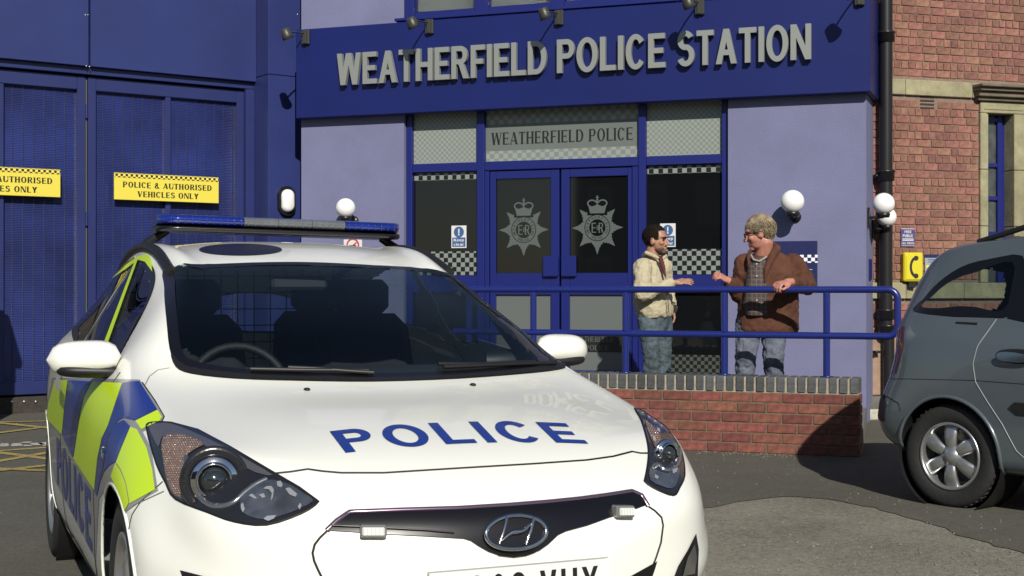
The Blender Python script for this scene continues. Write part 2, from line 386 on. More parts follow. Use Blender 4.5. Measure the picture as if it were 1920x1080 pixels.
WHITE = mat('sign_white', (.75, .76, .75), .35); SBLUE = mat('sign_blue', (.06, .13, .3), .35); NAVY = mat('notice_navy', (.02, .025, .1), .35)
RED = mat('sign_red', (.6, .03, .03), .4)
# ---- ground
def asphalt(name, c, c2, sc, bump):
    m = mat(name, c, .9, bump=bump, bscale=sc); n = m.node_tree.nodes; l = m.node_tree.links; b = n['Principled BSDF']
    tc = n.new('ShaderNodeTexCoord'); v = n.new('ShaderNodeTexVoronoi'); v.inputs['Scale'].default_value = 70; l.new(tc.outputs['Object'], v.inputs['Vector'])
    t = n.new('ShaderNodeTexNoise'); t.inputs['Scale'].default_value = .9; t.inputs['Detail'].default_value = 12; t.inputs['Roughness'].default_value = .7; l.new(tc.outputs['Object'], t.inputs['Vector'])
    m1 = n.new('ShaderNodeMix'); m1.data_type = 'RGBA'; m1.inputs[6].default_value = (*c, 1); m1.inputs[7].default_value = (*c2, 1)
    sp = n.new('ShaderNodeSeparateColor'); l.new(v.outputs['Color'], sp.inputs[0])
    ad = n.new('ShaderNodeMath'); ad.operation = 'MULTIPLY_ADD'; ad.inputs[1].default_value = .55; l.new(sp.outputs[0], ad.inputs[0])
    mr = n.new('ShaderNodeMapRange'); mr.inputs[1].default_value = .3; mr.inputs[2].default_value = .7; mr.inputs[3].default_value = 0; mr.inputs[4].default_value = .6
    l.new(t.outputs[0], mr.inputs[0]); l.new(mr.outputs[0], ad.inputs[2]); l.new(ad.outputs[0], m1.inputs[0]); l.new(m1.outputs[2], b.inputs['Base Color'])
    return m
ASPH = asphalt('rough_asphalt', (.085, .08, .06), (.27, .255, .2), 90, 1.)
ASPH2 = asphalt('smooth_asphalt', (.055, .052, .04), (.105, .1, .08), 150, .6)
MB().box(-60, 60, -60, 70, -.3, 0).obj('ground', ASPH, None); tag(bpy.data.objects['ground'], kind='structure')
edge = [gpx(*p) for p in spline([(-700, 1300), (500, 1010), (900, 985), (1250, 962), (1310, 955), (1400, 940), (1480, 932), (1560, 938), (1620, 950), (1680, 965), (1760, 990), (1850, 1018), (1960, 1052), (2300, 1180)], 4, False)]
_r = random.Random(8); edge = [(x+_r.gauss(0, .012), y+_r.gauss(0, .012)) for x, y in resample(edge, .12, False)]
rs = MB(); pl = [(-30, 8), (-30, 30), (25, 30), (25, edge[-1][1])]+edge[::-1]
V, T = cdt([pl]); rs.add([(x, y, .004) for x, y in V], T); tag(rs.obj('tarmac_strip', ASPH2), kind='structure')
# yellow box lines and white letters on the ground at the gate
YL = mat('road_yellow', (.42, .33, .1), .8, var=.35, vscale=40, dirt=.5); WL = mat('road_white', (.5, .48, .42), .8, var=.3, vscale=40, dirt=.4)
def gline(name, pts, w, m):
    a, b = Vector(gpx(*pts[0])), Vector(gpx(*pts[1])); d = (b-a).normalized(); n_ = Vector((-d.y, d.x))*w/2
    k = MB(); k.add([(*(a+n_), .008), (*(a-n_), .008), (*(b-n_), .008), (*(b+n_), .008)], [(0, 1, 2, 3)]); tag(k.obj(name, m), kind='structure')
for p in [((-300, 868), (95, 832+8)), ((-300, 812), (160, 871)), ((-220, 905), (160, 838)), ((-300, 868), (160, 888)), ((-60, 891), (170, 866)), ((-300, 800), (150, 790)), ((-100, 826), (170, 792)), ((-50, 790), (160, 812))]:
    gline('yellow_line', p, .085, YL); 
for i, o_ in enumerate([o for o in COL.objects if o.name.startswith('yellow_line')]): o_.data.transform(Matrix.Translation((0, 0, .0006*i)))
for p in [((2, 839), (14, 833)), ((26, 833), (34, 838)), ((41, 831), (58, 831)), ((41, 837), (60, 837)), ((66, 832), (74, 836)), ((80, 831), (92, 837))]:
    gline('white_ground_letter', p, .09, WL)
# ---- frames
PF_ = Frame(3.235, 12.86, -20.3)                 # station front, x=0 at its right corner
WF_ = Frame(2.54, 10.3, -20.3)                   # low brick wall, x=0 at its right end
GX, GY = gpx(40, 775); GF_ = Frame(GX, GY, 35.95)   # vehicle gate wall
BF_ = Frame(3.44, 13.42, 17.7)                   # old brick building, x=0 at the station's corner
SF = PF_
# ================================================================ POLICE STATION
st = SF.thing('police_station', 'lilac and blue police station front with glazed double doors and big lettered fascia', 'building', 0, 0, 0)
xl = SF.x(565); xd0 = SF.x(765, .1); xd1 = SF.x(1365, 0); zt = 6.2; zf0 = SF.z(1060, 197.5, -.12)
zF0 = SF.z(1625, 172, -.12); zF1 = SF.z(565, 55, -.12)
DO = .10                                         # glazing plane set back
MB().box(xl, xd0, 0, .6, 0, zt).obj('wall', LILAC, st)
MB().box(xd1, 0, 0, .62, 0, zt, ).obj('wall', LILAC, st)
MB().box(xd0, xd1, .0, .6, zF0+.12, zF1-.03).obj('wall', LILAC, st)
MB().box(xd0, xd1, .35, .6, zF1-.03, zt).obj('wall', LILAC, st)
MB().box(xd0, xd1, .9, 1.0, 0, zF0+.2).obj('back_wall', mat('dim_interior', (.02, .02, .02), .9), st)
MB().box(xl-.1, .05, .7, 6, zt-.3, zt).obj('roof', mat('roof_felt', (.05, .05, .05), .9), st)
fs = MB().box(xl, .05, -.12, -.002, zF0, zF1, .008).box(.002, .05, -.001, .62, zF0, zF1, .008).obj('fascia', BLUE, st)
for px_ in (905, 1262): pass
# lettering
def word_on(s, a, b, t0, t1, parent, m, y, depth, serif=False, frame=SF, off=0., ox=0., oz=0., name='letter', **k):
    x0, x1 = frame.x(a, off), frame.x(b, off); xm = (a+b)/2; z0, z1 = frame.z(xm, t1, off), frame.z(xm, t0, off)
    for g in text_polys(s, x0-ox, x1-ox, z0-oz, z1-oz, serif, per=True, **k):
        if g: flat(g, y, depth=depth).obj(name, m, parent)
lf = fs
zb, ztp = .5*(SF.z(640, 162, -.17)+SF.z(1505, 110, -.17)), .5*(SF.z(640, 103, -.17)+SF.z(1505, 43, -.17))
for s_, a, b in (('WEATHERFIELD', 633, 1025), ('POLICE', 1045, 1248), ('STATION', 1270, 1521)):
    x0, x1 = SF.x(a, -.17), SF.x(b, -.17)
    for g in text_polys(s_, x0, x1, zb, ztp, t=.205, h=.155, gap=.09, per=True):
        flat(g, -.142, depth=.045).obj('letter', SILVER, fs)
# screws on the fascia edge
# ---- entrance screen
f_ = MB(); D0, D1 = .05, .13
def fx(px): return SF.x(px, DO)
def fz(px, py): return SF.z(px, py, DO)
ZT0, ZT1 = fz(1060, 316), fz(1060, 299); ZTOP = zF0+.1; ZFL = .15
for a, b in ((765, 776), (897, 911), (1199, 1213), (1355, 1366)): f_.box(fx(a), fx(b), D0, D1, ZFL, ZTOP, .006)
f_.box(fx(776)+.001, fx(897)-.001, D0+.004, D1, ZT0, ZT1, .006).box(fx(911)+.001, fx(1199)-.001, D0+.004, D1, ZT0, ZT1, .006).box(fx(1213)+.001, fx(1355)-.001, D0+.004, D1, ZT0, ZT1, .006)
ZR0, ZR1 = fz(1284, 549), fz(1284, 515)
for a, b in ((776, 897), (1213, 1355)): f_.box(fx(a)+.001, fx(b)-.001, D0+.004, D1, ZR0, ZR1, .006).box(fx(a)+.001, fx(b)-.001, D0+.004, D1, ZFL, ZFL+.1, .006)
f_.box(fx(911)+.001, fx(919), D0+.015, D1, ZFL, ZT0-.001, .004).box(fx(1187), fx(1199)-.001, D0+.015, D1, ZFL, ZT0-.001, .004)
f_.obj('entrance_frame', BLUE2, st)
LG, DG = (.28, .31, .28), (.15, .17, .155)
CH1 = checker('etched_check', (.25, .275, .25), (.18, .205, .185), .0275); CH2 = checker('black_check', (.21, .235, .22), (.008, .009, .009), .047)
CH3 = checker('etched_border', (.26, .285, .26), (.18, .205, .19), .049)
ETCH = mat('etched_glass', (.155, .175, .165), .3); CREST = mat('crest_film', (.105, .122, .115), .4); BLIND = mat('grey_blind', (.13, .145, .14), .5)
def pane(name, a, b, z0, z1, m, y=DO, parent=st):
    return MB().box(fx(a) if a > 50 else a, fx(b) if b > 50 else b, y, y+.006, z0, z1).obj(name, m, parent)
pane('pane', 776, 897, ZT1, ZTOP, CH1); pane('pane', 1213, 1355, ZT1, ZTOP, CH1)
pc = pane('pane', 911, 1199, ZT1, ZTOP, ETCH)
zb0 = fz(1060, 298)
MB().box(fx(912), fx(1198), DO-.002, DO-.0005, ZT1+.004, ZT1+.108).obj('check_border', CH3, pc)
zc = fz(1060, 228); MB().box(fx(912), fx(1198), DO-.002, DO-.0005, zc, ZTOP).obj('check_border', CH3, pc)
word_on('WEATHERFIELD POLICE', 922, 1187, 244, 267, pc, INK, DO-.0012, .001, serif=True, off=DO, t=.2, h=.07)
for a, b in ((776, 897), (1213, 1355)):
    p_ = pane('pane', a, b, ZR1, ZT0, DARKG)
    q = (a+b)/2
    MB().box(fx(a+1), fx(b-1), DO-.002, DO-.0005, ZT0-.08, ZT0-.006).obj('check_strip', CH2, p_)
    MB().box(fx(a+1), fx(b-1), DO-.002, DO-.0005, ZR1+.004, ZR1+.245).obj('check_strip', CH2, p_)
    p_ = pane('pane', a, b, ZFL+.1, ZR0, DARKG)
    MB().box(fx(a+1), fx(b-1), DO-.002, DO-.0005, ZFL+.14, ZFL+.45).obj('check_strip', checker('dim_check', (.06, .07, .06), (.008, .009, .009), .0362), p_)
# crest
def crest_polys(cx, cz, s):
    star = []
    for k in range(8):
        a0 = 90+k*45; rr = 1.0 if k % 2 == 0 else .97
        for da, r in ((-20, .66), (-14, .72), (-13, .68), (-9, .80), (-8, .76), (-4, .9), (0, rr+.08), (4, .9), (8, .76), (9, .80), (13, .68), (14, .72), (20, .66), (22.5, .63)):
            star.append((cx+s*r*math.cos(R(a0+da)), cz+s*r*math.sin(R(a0+da))))
    return star
def crest(parent, cx, cz, s):
    st_ = crest_polys(cx, cz, s); up = [(cx-.42*s, cz+.50*s), (cx+.42*s, cz+.50*s), (cx+.42*s, cz+1.3*s), (cx-.42*s, cz+1.3*s)]
    V, T = cdt([st_]); T = [t for t in T if not inpoly((sum(V[i][0] for i in t)/3, sum(V[i][1] for i in t)/3), circle(cx, cz, .33*s, 30)) and not inpoly((sum(V[i][0] for i in t)/3, sum(V[i][1] for i in t)/3), up)]
    k = flat([st_], DO-.001, holes=[circle(cx, cz, .54*s, 40), up], depth=.001); largest(k); c_ = k.obj('crest_star', CREST, parent)
    flat([circle(cx, cz, .51*s, 40)], DO-.001, holes=[circle(cx, cz, .34*s, 32)], depth=.001).obj('crest_ring', CREST, parent)
    g = []
    g += text_polys('E', cx-.24*s, cx-.04*s, cz-.2*s, cz+.2*s, True, h=.1); g += text_polys('R', cx+.06*s, cx+.27*s, cz-.2*s, cz+.2*s, True, h=.1)
    g += [rect(cx-.075*s+i*.055*s, cz-.1*s, cx-.045*s+i*.055*s, cz+.1*s) for i in (1, 2)]
    flat(g, DO-.001, depth=.001).obj('crest_cypher', CREST, parent)
    # words round the ring, dark
    b = []
    for w_, a0, a1 in (('WEATHERFIELD', 205, -25), ('POLICE', 238, 302)):
        for i, ch in enumerate(w_):
            a = a0+(a1-a0)*(i+.5)/len(w_); P, wd = glyph(ch, .16, .12); up_ = a1 < a0
            for p in P:
                q = []
                for x, y in p:
                    X, Y = (x-wd/2)*.1*s, (y-.5)*.1*s
                    if not up_: Y = Y
                    t_ = R(a-90) if up_ else R(a+90); r_ = .425*s
                    q.append((cx+r_*math.cos(R(a))+X*math.cos(t_)-Y*math.sin(t_), cz+r_*math.sin(R(a))+X*math.sin(t_)+Y*math.cos(t_)))
                b.append(q)
    b += [circle(cx+sg*.37*s, cz-.2*s, .03*s, 6) for sg in (-1, 1)]
    flat(b, DO-.0025, depth=.0005).obj('crest_lettering', INK, parent)['kind'] = 'stuff'
    # crown: band, arches, orb and cross
    cr = [[(cx-.3*s, cz+.58*s), (cx+.3*s, cz+.58*s), (cx+.38*s, cz+.9*s), (cx+.2*s, cz+.86*s), (cx, cz+.94*s), (cx-.2*s, cz+.86*s), (cx-.38*s, cz+.9*s)]]
    for sg in (-1, 1):
        arc = ring_pts(cx+sg*.22*s, cz+.98*s, .21*s, .16*s, -60 if sg > 0 else 240, 170 if sg > 0 else 10, 12); inn = ring_pts(cx+sg*.22*s, cz+.98*s, .15*s, .10*s, -60 if sg > 0 else 240, 170 if sg > 0 else 10, 12)
        cr.append(arc+inn[::-1])
    cr += [circle(cx, cz+1.12*s, .05*s, 10), rect(cx-.025*s, cz+1.1*s, cx+.025*s, cz+1.3*s), rect(cx-.07*s, cz+1.2*s, cx+.07*s, cz+1.235*s), rect(cx-.03*s, cz+.9*s, cx+.03*s, cz+1.1*s)]
    flat(cr, DO-.001, depth=.001).obj('crest_crown', CREST, parent)
# doors
ZD1 = ZT0-.006; zg1, zg0 = fz(1050, 333), fz(1050, 512); zm0 = fz(1050, 553); zl0 = ZFL+.28
for (a, b, ga, gb, ha, hb, la, lb) in ((920, 1050, 931, 1034, 1021, 1049, 971, 1040), (1053, 1186, 1069, 1178, 1055, 1083, 1062, 1172)):
    b_ = MB(); x0, x1, g0, g1 = fx(a)+.002, fx(b)-.002, fx(ga), fx(gb); y0, y1 = .075, .115
    b_.box(x0, g0, y0, y1, ZFL+.01, ZD1, .004).box(g1, x1, y0, y1, ZFL+.01, ZD1, .004)
    b_.box(g0+.001, g1-.001, y0+.001, y1, zg1, ZD1, .004).box(g0+.001, g1-.001, y0+.001, y1, zm0, zg0, .004).box(g0+.001, g1-.001, y0+.001, y1, ZFL+.01, zl0, .004)
    d = b_.obj('door', BLUE2, st)
    MB().box(g0, g1, DO, DO+.005, zg0, zg1).obj('door_pane', DARKG, d)
    MB().box(g0, g1, DO, DO+.005, zl0, zm0).obj('door_pane', BLIND, d)
    hz0, hz1 = fz(1050, 519), fz(1050, 480)
    MB().box(fx(ha), fx(hb), .035, .07, hz0, hz1, .008).obj('handle', BLUE2, d)
    cpx = (982, 1120)[a > 1000]; crest(d, fx(cpx), fz(cpx, 431 if a < 1000 else 427), .245)
    if a > 1000:
        pl_ = MB().box(fx(1070), fx(1167), DO-.004, DO-.001, fz(1118, 660), fz(1118, 627)).obj('name_strip', INK, d)
        for s_, a_, b2, t0, t1 in (('WEATHERFIELD', 1073, 1150, 631, 641), ('POLICE', 1098, 1142, 647, 657)):
            flat(text_polys(s_, fx(a_), fx(b2), fz(1118, t1), fz(1118, t0), True), DO-.005, depth=.0005).obj('lettering', CREST, pl_)
# upper windows
uw = MB(); uz0 = SF.z(780, 25, .04); uz1 = 5.6; UY = .03; ux = lambda p: SF.x(p, .04)
mem = [(763, 780), (893, 918), (1036, 1060), (1180, 1206), (1330, 1352)]
for a, b in mem: uw.box(ux(a), ux(b), 0-.02, .1, SF.z(763, 38, .04), uz1, .006)
for i in range(4): uw.box(ux(mem[i][1])+.001, ux(mem[i+1][0])-.001, -.015, .1, SF.z(763, 38, .04)+.001, uz0, .006)
uw.box(ux(750), ux(1352), -.1, .0-.021, SF.z(763, 38, .04)-.03, SF.z(763, 38, .04)-.001, .004)
uf = uw.obj('upper_window_frame', BLUE2, st)
for i in range(4):
    a, b = ux(mem[i][1]), ux(mem[i+1][0])
    MB().box(a, b, .06, .066, uz0, uz1).obj('pane', mat('clear_glass', (.9, .95, .95), .0, trans=1., ior=1.1), uf)
    n = 8
    for k in range(n):
        x_ = a+(b-a)*(k+.5)/n
        MB().add([(x_-.055, .13, uz0-.1), (x_+.05, .15+.004*(k % 2), uz0-.1), (x_+.05, .15+.004*(k % 2), uz1), (x_-.055, .13, uz1)], [(0, 1, 2, 3)]).obj('blind_slat', mat('cream_blind', (.62, .62, .56), .8), uf)
# platform / landing
lp = MB(); P = [WF_.w(-6, .2), WF_.w(.0, .2), SF.w(0.0, -.01), SF.w(0, .05), SF.w(xl, .05)]
lp.add([(p[0], p[1], z) for z in (.0, .15) for p in P], [(0, 1, 2, 3, 4), (9, 8, 7, 6, 5)]+[(i, (i+1) % 5, (i+1) % 5+5, i+5) for i in range(5)])
tag(lp.obj('landing', mat('concrete', (.16, .155, .14), .9, var=.2, vscale=4, bump=.3, bscale=60)), kind='structure')
# ================================================================ things on the station
# spotlights
zsp = SF.z(805, 52, -.12)
first = None
for i, (bx, by, lab) in enumerate(((573, 70, 'leftmost small spotlight over the fascia, beside the blue pillar'), (805, 50, 'small spotlight on an arm above the letters A and T of the first word'), (1048, 33, 'small spotlight on an arm above the end of the first fascia word'), (1312, 13, 'small spotlight on an arm above the S of the last fascia word'), (1612, -5, 'rightmost small spotlight over the fascia, past the last letter'))):
    x_, z_ = SF.px(bx, by, -.14); t = SF.thing('spotlight', lab, 'spotlight', x_, -.122, z_, 'arm spotlights along the top of the fascia')
    MB().box(-.045, .045, -.035, 0, -.075, .075, .008).box(-.02, .02, -.05, -.036, -.07, .07, .004).obj('mount', GREYM, t)
    MB().tube([(-.01, -.04, .04), (-.02, -.2, .025), (-.02, -.36, .0)], .008, 8).obj('arm', GREYM, t)
    h = MB().lathe([(.02, -.06), (.045, -.05), (.055, .02), (.06, .055), (.052, .056), (.04, .03), (.001, .03)], 16); hh = h.obj('lamp_head', GREYM, t)
    hh.location = (-.03, -.37, -.02); hh.rotation_euler = (R(200), R(-15), 0)
# globe lamps
def globe(frame, px, py, rpx, off, label, arm, cat='globe lamp'):
    x_, z_ = frame.px(px, py, off); s = rpx/F*frame.w(x_, off)[1]
    t = frame.thing('globe_lamp', label, cat, x_, 0, z_, 'white globe wall lamps of the station')
    MB().ball((0, off, 0), s, 28).obj('globe', GLOBE, t)
    b = MB().lathe([(.001, -s*1.28), (s*.5, -s*1.26), (s*.55, -s*1.1), (s*.62, -s*.9), (s*.45, -s*.86)], 20, (0, off, 0))
    b.obj('collar', BLACK, t)
    a = MB().tube([(0, off, -s*1.2), (0, off*.5, -s*1.22), (0, -.001, -s*1.22)], .016, 8).lathe([(.05, -.001), (.05, -.02), (.001, -.021)], 16, (0, 0, -s*1.22), 'y')
    a.obj('bracket', BLACK, t); return t
globe(SF, 648, 390, 18.5, -.2, 'white globe lamp left of the entrance, above the police car roof', 0)
globe(SF, 1486, 378, 22, -.2, 'white globe lamp right of the entrance, above the old man', 0)
# two on the side wall, held on arms to the right
SIDE = Frame(*SF.w(0, 0)[:2], -20.3+90)     # the station's right side wall: x runs back, y to the left (into the wall)
for (px, py, rp, back, lab) in ((1657, 382, 20.5, .12, 'nearer of two white globe lamps on the corner beside the drainpipe'), (1663, 407, 18, .5, 'farther and lower of two white globe lamps beside the drainpipe')):
    dx = (px-960)/F; c0 = SF.w(0, 0)
    # point on the side-parallel line: world = SF.w(x, back)
    best = min((abs((lambda w: w[0]/w[1])(SF.w(x/500, back))-dx), x/500) for x in range(1, 400))[1]
    wv = SF.w(best, back); z_ = HC-(py-540)/F*wv[1]; s = rp/F*wv[1]
    t = SF.thing('globe_lamp', lab, 'globe lamp', best, back, z_, 'white globe wall lamps of the station')
    MB().ball((0, 0, 0), s, 28).obj('globe', GLOBE, t)
    MB().lathe([(.001, -s*1.28), (s*.5, -s*1.26), (s*.55, -s*1.1), (s*.62, -s*.9), (s*.45, -s*.86)], 20).obj('collar', BLACK, t)
    MB().tube([(0, 0, -s*1.2), (-best*.5, 0, -s*1.24), (-best+.001, 0, -s*1.24)], .014, 8).box(-best+.001, -best+.02, -.04, .04, -s*1.24-.09, -s*1.24+.09, .004).obj('bracket', BLACK, t)
# bits on the side wall
a = SF.thing('side_sign', 'small blue plate on the narrow side wall of the station by the drainpipe', 'sign', .012, .3, SF.z(1628, 506, .2)); MB().box(-.01, .0, -.1, .08, -.09, .1).obj('plate', BLUE2, a)
# signs on glass
def keepclear(px0, px1, py0, py1, lab):
    x0, x1 = fx(px0), fx(px1); xm = (px0+px1)/2; z0, z1 = fz(xm, py1), fz(xm, py0); w, h = x1-x0, z1-z0
    t = SF.thing('safety_sign', lab, 'sign', (x0+x1)/2, DO-.005, z0, 'keep clear signs on the side windows')
    MB().box(-w/2, w/2, -.003, 0, 0, h).obj('sign_board', WHITE, t)
    flat([circle(0, h*.71, w*.34, 24)], -.0035, holes=[rect(-w*.045, h*.66, w*.045, h*.86), circle(0, h*.6, w*.06, 8)], depth=.0008).obj('warning_disc', SBLUE, t)
    bb = MB().box(-w*.44, w*.44, -.0045, -.0034, h*.05, h*.47).obj('text_panel', SBLUE, t)
    flat(text_polys('Keep', -w*.34, w*.34, h*.295, h*.42, t=.22, h=.18)+text_polys('clear', -w*.34, w*.34, h*.1, h*.22, t=.22, h=.18), -.0047, depth=.0006).obj('lettering', WHITE, t)
keepclear(847, 875, 423, 465, 'white and blue keep clear sign on the window left of the doors')
keepclear(1238, 1267, 419, 463, 'white and blue keep clear sign behind the head of the man in cream')
x0, z0 = SF.px(645, 490, -.0); x1 = SF.x(679); z1 = SF.z(660, 449)
t = SF.thing('no_smoking_sign', 'small white no smoking sign under the left globe lamp', 'sign', (x0+x1)/2, -.002, z0); w, h = x1-x0, z1-z0
MB().box(-w/2, w/2, -.004, 0, 0, h).obj('sign_board', WHITE, t)
flat([circle(0, h*.72, w*.36, 24)], -.0045, holes=[circle(0, h*.72, w*.28, 24)], depth=.001).obj('red_ring', RED, t)
flat([[(-w*.24, h*.6), (-w*.19, h*.56), (w*.24, h*.84), (w*.19, h*.88)], ], -.006, depth=.001).obj('red_bar', RED, t)
MB().box(-w*.2, w*.2, -.0056, -.0046, h*.70, h*.74).obj('cigarette', INK, t)
flat(text_polys('NO SMOKING', -w*.4, w*.4, h*.3, h*.38)+text_polys('IT IS', -w*.3, w*.3, h*.1, h*.2), -.0045, depth=.001).obj('lettering', RED, t)
# notice board behind the old man
x0, x1 = SF.x(1442), SF.x(1533); z0, z1 = SF.z(1500, 545), SF.z(1500, 452)
t = SF.thing('notice_board', 'navy notice board with a row of checks on the lilac wall behind the old man', 'notice board', (x0+x1)/2, -.002, z0); w, h = x1-x0, z1-z0
MB().box(-w/2, w/2, -.025, 0, 0, h, .004).obj('board', NAVY, t)
MB().box(-w/2+.01, w/2+.004, -.028, -.0255, h*.56, h*.72).obj('check_strip', checker('board_check', (.8, .8, .8), (.02, .025, .1), .034), t)
MB().box(w*.1, w*.42, -.0275, -.0255, h*.3, h*.31).box(w*.1, w*.4, -.0275, -.0255, h*.42, h*.43).obj('text_line', WHITE, t)
# ================================================================ GATE WALL
gw = GF_.thing('gate_building', 'tall blue clad wall framing the vehicle gates left of the station', 'building', 0, 0, 0)
gx = lambda p, o=0.: GF_.x(p, o); zl = GF_.z(238, 132.5); xg1 = gx(476)
sc_ = MB()
off = min((abs(GF_.x(503, -k/200)-xg1), k/200) for k in range(1, 400))[1]    # how far the pillar stands forward
for a, b in ((-700, -170), (-166, 163), (166, 476)):
    MB().box(gx(a)+.002, gx(b)-.002 if b < 476 else gx(b), -.06, .3, zl, 7, .004).obj('cladding_panel', PANELB, gw)
MB().box(gx(-700), xg1, .0, .28, zl-.075, zl-.001, .004).obj('lintel', GATE, gw)
MB().box(gx(460), xg1, -.02, .28, 0, zl-.08, .004).obj('jamb', GATE, gw)
zs = GF_.z(503, 139, -off)
xr = gx(600, -off)+.2
MB().box(xg1, xr, -off, .3, 0, zs-.003, .004).obj('pillar', PANELB, gw)
MB().box(xg1, xr, -off, .3, zs+.003, 7, .004).obj('pillar', PANELB, gw)
MB().box(gx(-700), xg1, .35, 2.2, 0, zl).obj('back_wall', mat('gate_backing', (.01, .014, .05), .6), gw)
screws = MB(); 
for px, py in ((160, 28), (165, 28), (162, 124), (168, 125), ): x_, z_ = GF_.px(px, py, -.06); screws.lathe([(.001, -.066), (.008, -.064), (.009, -.06)], 8, (x_, 0, z_), 'y')
for py in (27, 84, 155, 206): x_, z_ = GF_.px(558, py, -off); screws.lathe([(.001, -off-.006), (.009, -off-.004), (.01, -off)], 8, (x_, 0, z_), 'y')
screws.obj('screws', mat('steel', (.5, .5, .5), .3, metal=.8), gw)
GB = GF_.z(8, 742, .05)
def leaf(x0, x1, muls, lab):
    t = GF_.thing('vehicle_gate', lab, 'gate', x0, .05, GB, 'blue vehicle gates'); b = MB(); h = zl-.09-GB
    wd = x1-x0; fr = .085; 
    b.box(0, fr, 0, .09, 0, h, .006).box(wd-fr, wd, 0, .09, 0, h, .006).box(fr, wd-fr, .002, .088, 0, .12, .006).box(fr, wd-fr, .002, .088, h-.14, h, .006)
    xs = [fr]
    for m in muls: b.box(m-x0-.03, m-x0+.03, .004, .086, .12, h-.14, .006); xs += [m-x0-.03, m-x0+.03]
    xs.append(wd-fr); fr_ = b.obj('gate_frame', GATE, t)
    for i in range(0, len(xs), 2):
        a, c = xs[i], xs[i+1]; v = []; f = []; n = int((h-.26)/.017)
        for k in range(n+1):
            z = .12+(h-.26)*k/n; zz = z+(h-.26)/n*.6
            v += [(a, .05, z), (c, .05, z), (a, .0535, min(zz, h-.14)), (c, .0535, min(zz, h-.14))]
        for k in range(2*(n+1)-1): f.append((2*k, 2*k+1, 2*k+3, 2*k+2))
        q = MB(); q.add(v, f); q.obj('louvre_panel', GATE2, t)
        r_ = MB(); s_ = a+.09
        while s_ < c-.03: r_.box(s_, s_+.01, .0475, .0545, .12, h-.14); s_ += .105
        r_.obj('mesh_ribs', mat('rib_blue', (.013, .02, .09), .4), t)
    for z in (.5, 1.7, 2.8): MB().tube([(wd+.006, -.006, z), (wd+.006, -.006, z+.14)], .013, 8).obj('hinge', GATE, t)
    return t
x163 = gx(163, .05)
leaf(x163+.012, gx(458, .05), [gx(316, .05)], 'right blue vehicle gate with two ribbed panels and a full yellow sign')
leaf(x163-2.62, x163-.012, [x163-2.62+.87, gx(2, .05)], 'left blue vehicle gate, cut off by the edge of the photo')
MB().tube([(0, 0, 0), (0, 0, zl-.1-GB)], .012, 6).obj('gate_seal', mat('seal_olive', (.12, .12, .06), .6), gw).location = (x163, .08, GB)
def ysign(xc, lab):
    # text sizes from the complete sign
    x0, x1 = GF_.x(215, -.01), GF_.x(411, -.01); w = x1-x0; z0, z1 = GF_.z(313, 377.5, -.01), GF_.z(313, 328, -.01); h = z1-z0
    t = GF_.thing('warning_sign', lab, 'sign', xc, .03, z0, 'yellow signs on the vehicle gates')
    MB().box(-w/2, w/2, -.03, -.012, 0, h, .003).obj('sign_board', YEL, t)
    MB().box(-w/2+.004, w/2-.004, -.0325, -.0302, h*.83, h-.004).obj('check_strip', checker('yellow_check', (.8, .66, .1), (.03, .025, .02), .027), t)
    flat(text_polys('POLICE & AUTHORISED', -w*.42, w*.43, h*.47, h*.68, True, t=.24, h=.1)+text_polys('VEHICLES ONLY', -w*.285, w*.3, h*.13, h*.34, True, t=.24, h=.1), -.0302, depth=.0015).obj('lettering', INK, t)
    return w
xc = (GF_.x(215, -.01)+GF_.x(411, -.01))/2; w = ysign(xc, 'yellow sign on the right vehicle gate, wholly in view')
ysign(GF_.x(114, -.01)-w/2, 'yellow sign on the left vehicle gate, cut off by the edge of the photo')
# oval bulkhead lamp on the pillar
x_, z_ = GF_.px(535, 377, -off); t = GF_.thing('bulkhead_lamp', 'white oval bulkhead lamp in a black ring on the blue pillar', 'wall lamp', x_, -off-.001, z_)
def oval(hw, hh, n=28): return [(max(-hw, min(hw, 0))+hw*math.cos(2*math.pi*i/n), (hh-hw)*(1 if math.sin(2*math.pi*i/n) > 0 else -1)+hw*math.sin(2*math.pi*i/n)) for i in range(n)]
flat([oval(.1, .16)], 0, depth=.05).obj('lamp_base', BLACK, t)
o1, o2, o3 = oval(.073, .125), oval(.07, .12), oval(.045, .09); b = MB(); n = len(o1)
b.add([(x, -.05, z) for x, z in o1]+[(x, -.085, z) for x, z in o2]+[(x, -.105, z) for x, z in o3], [(i, (i+1) % n, (i+1) % n+n, i+n) for i in range(n)]+[(i+n, (i+1) % n+n, (i+1) % n+2*n, i+2*n) for i in range(n)]+[tuple(range(2*n, 3*n))], True); b.obj('diffuser', GLOBE, t)
# threshold strip with studs
MB().box(gx(-700), xg1, -.05, .3, 0, GB-.02).obj('gate_threshold', mat('rusty_kerb', (.045, .038, .03), .9, var=.3, vscale=20), gw)
for px in (-12, 22, 45, 67, 90): x_, z_ = GF_.px(px, 753, -.05); MB().ball((x_, -.05, z_), .016, 8).obj('stud', mat('steel', (.5, .5, .5), .3, metal=.8), gw)
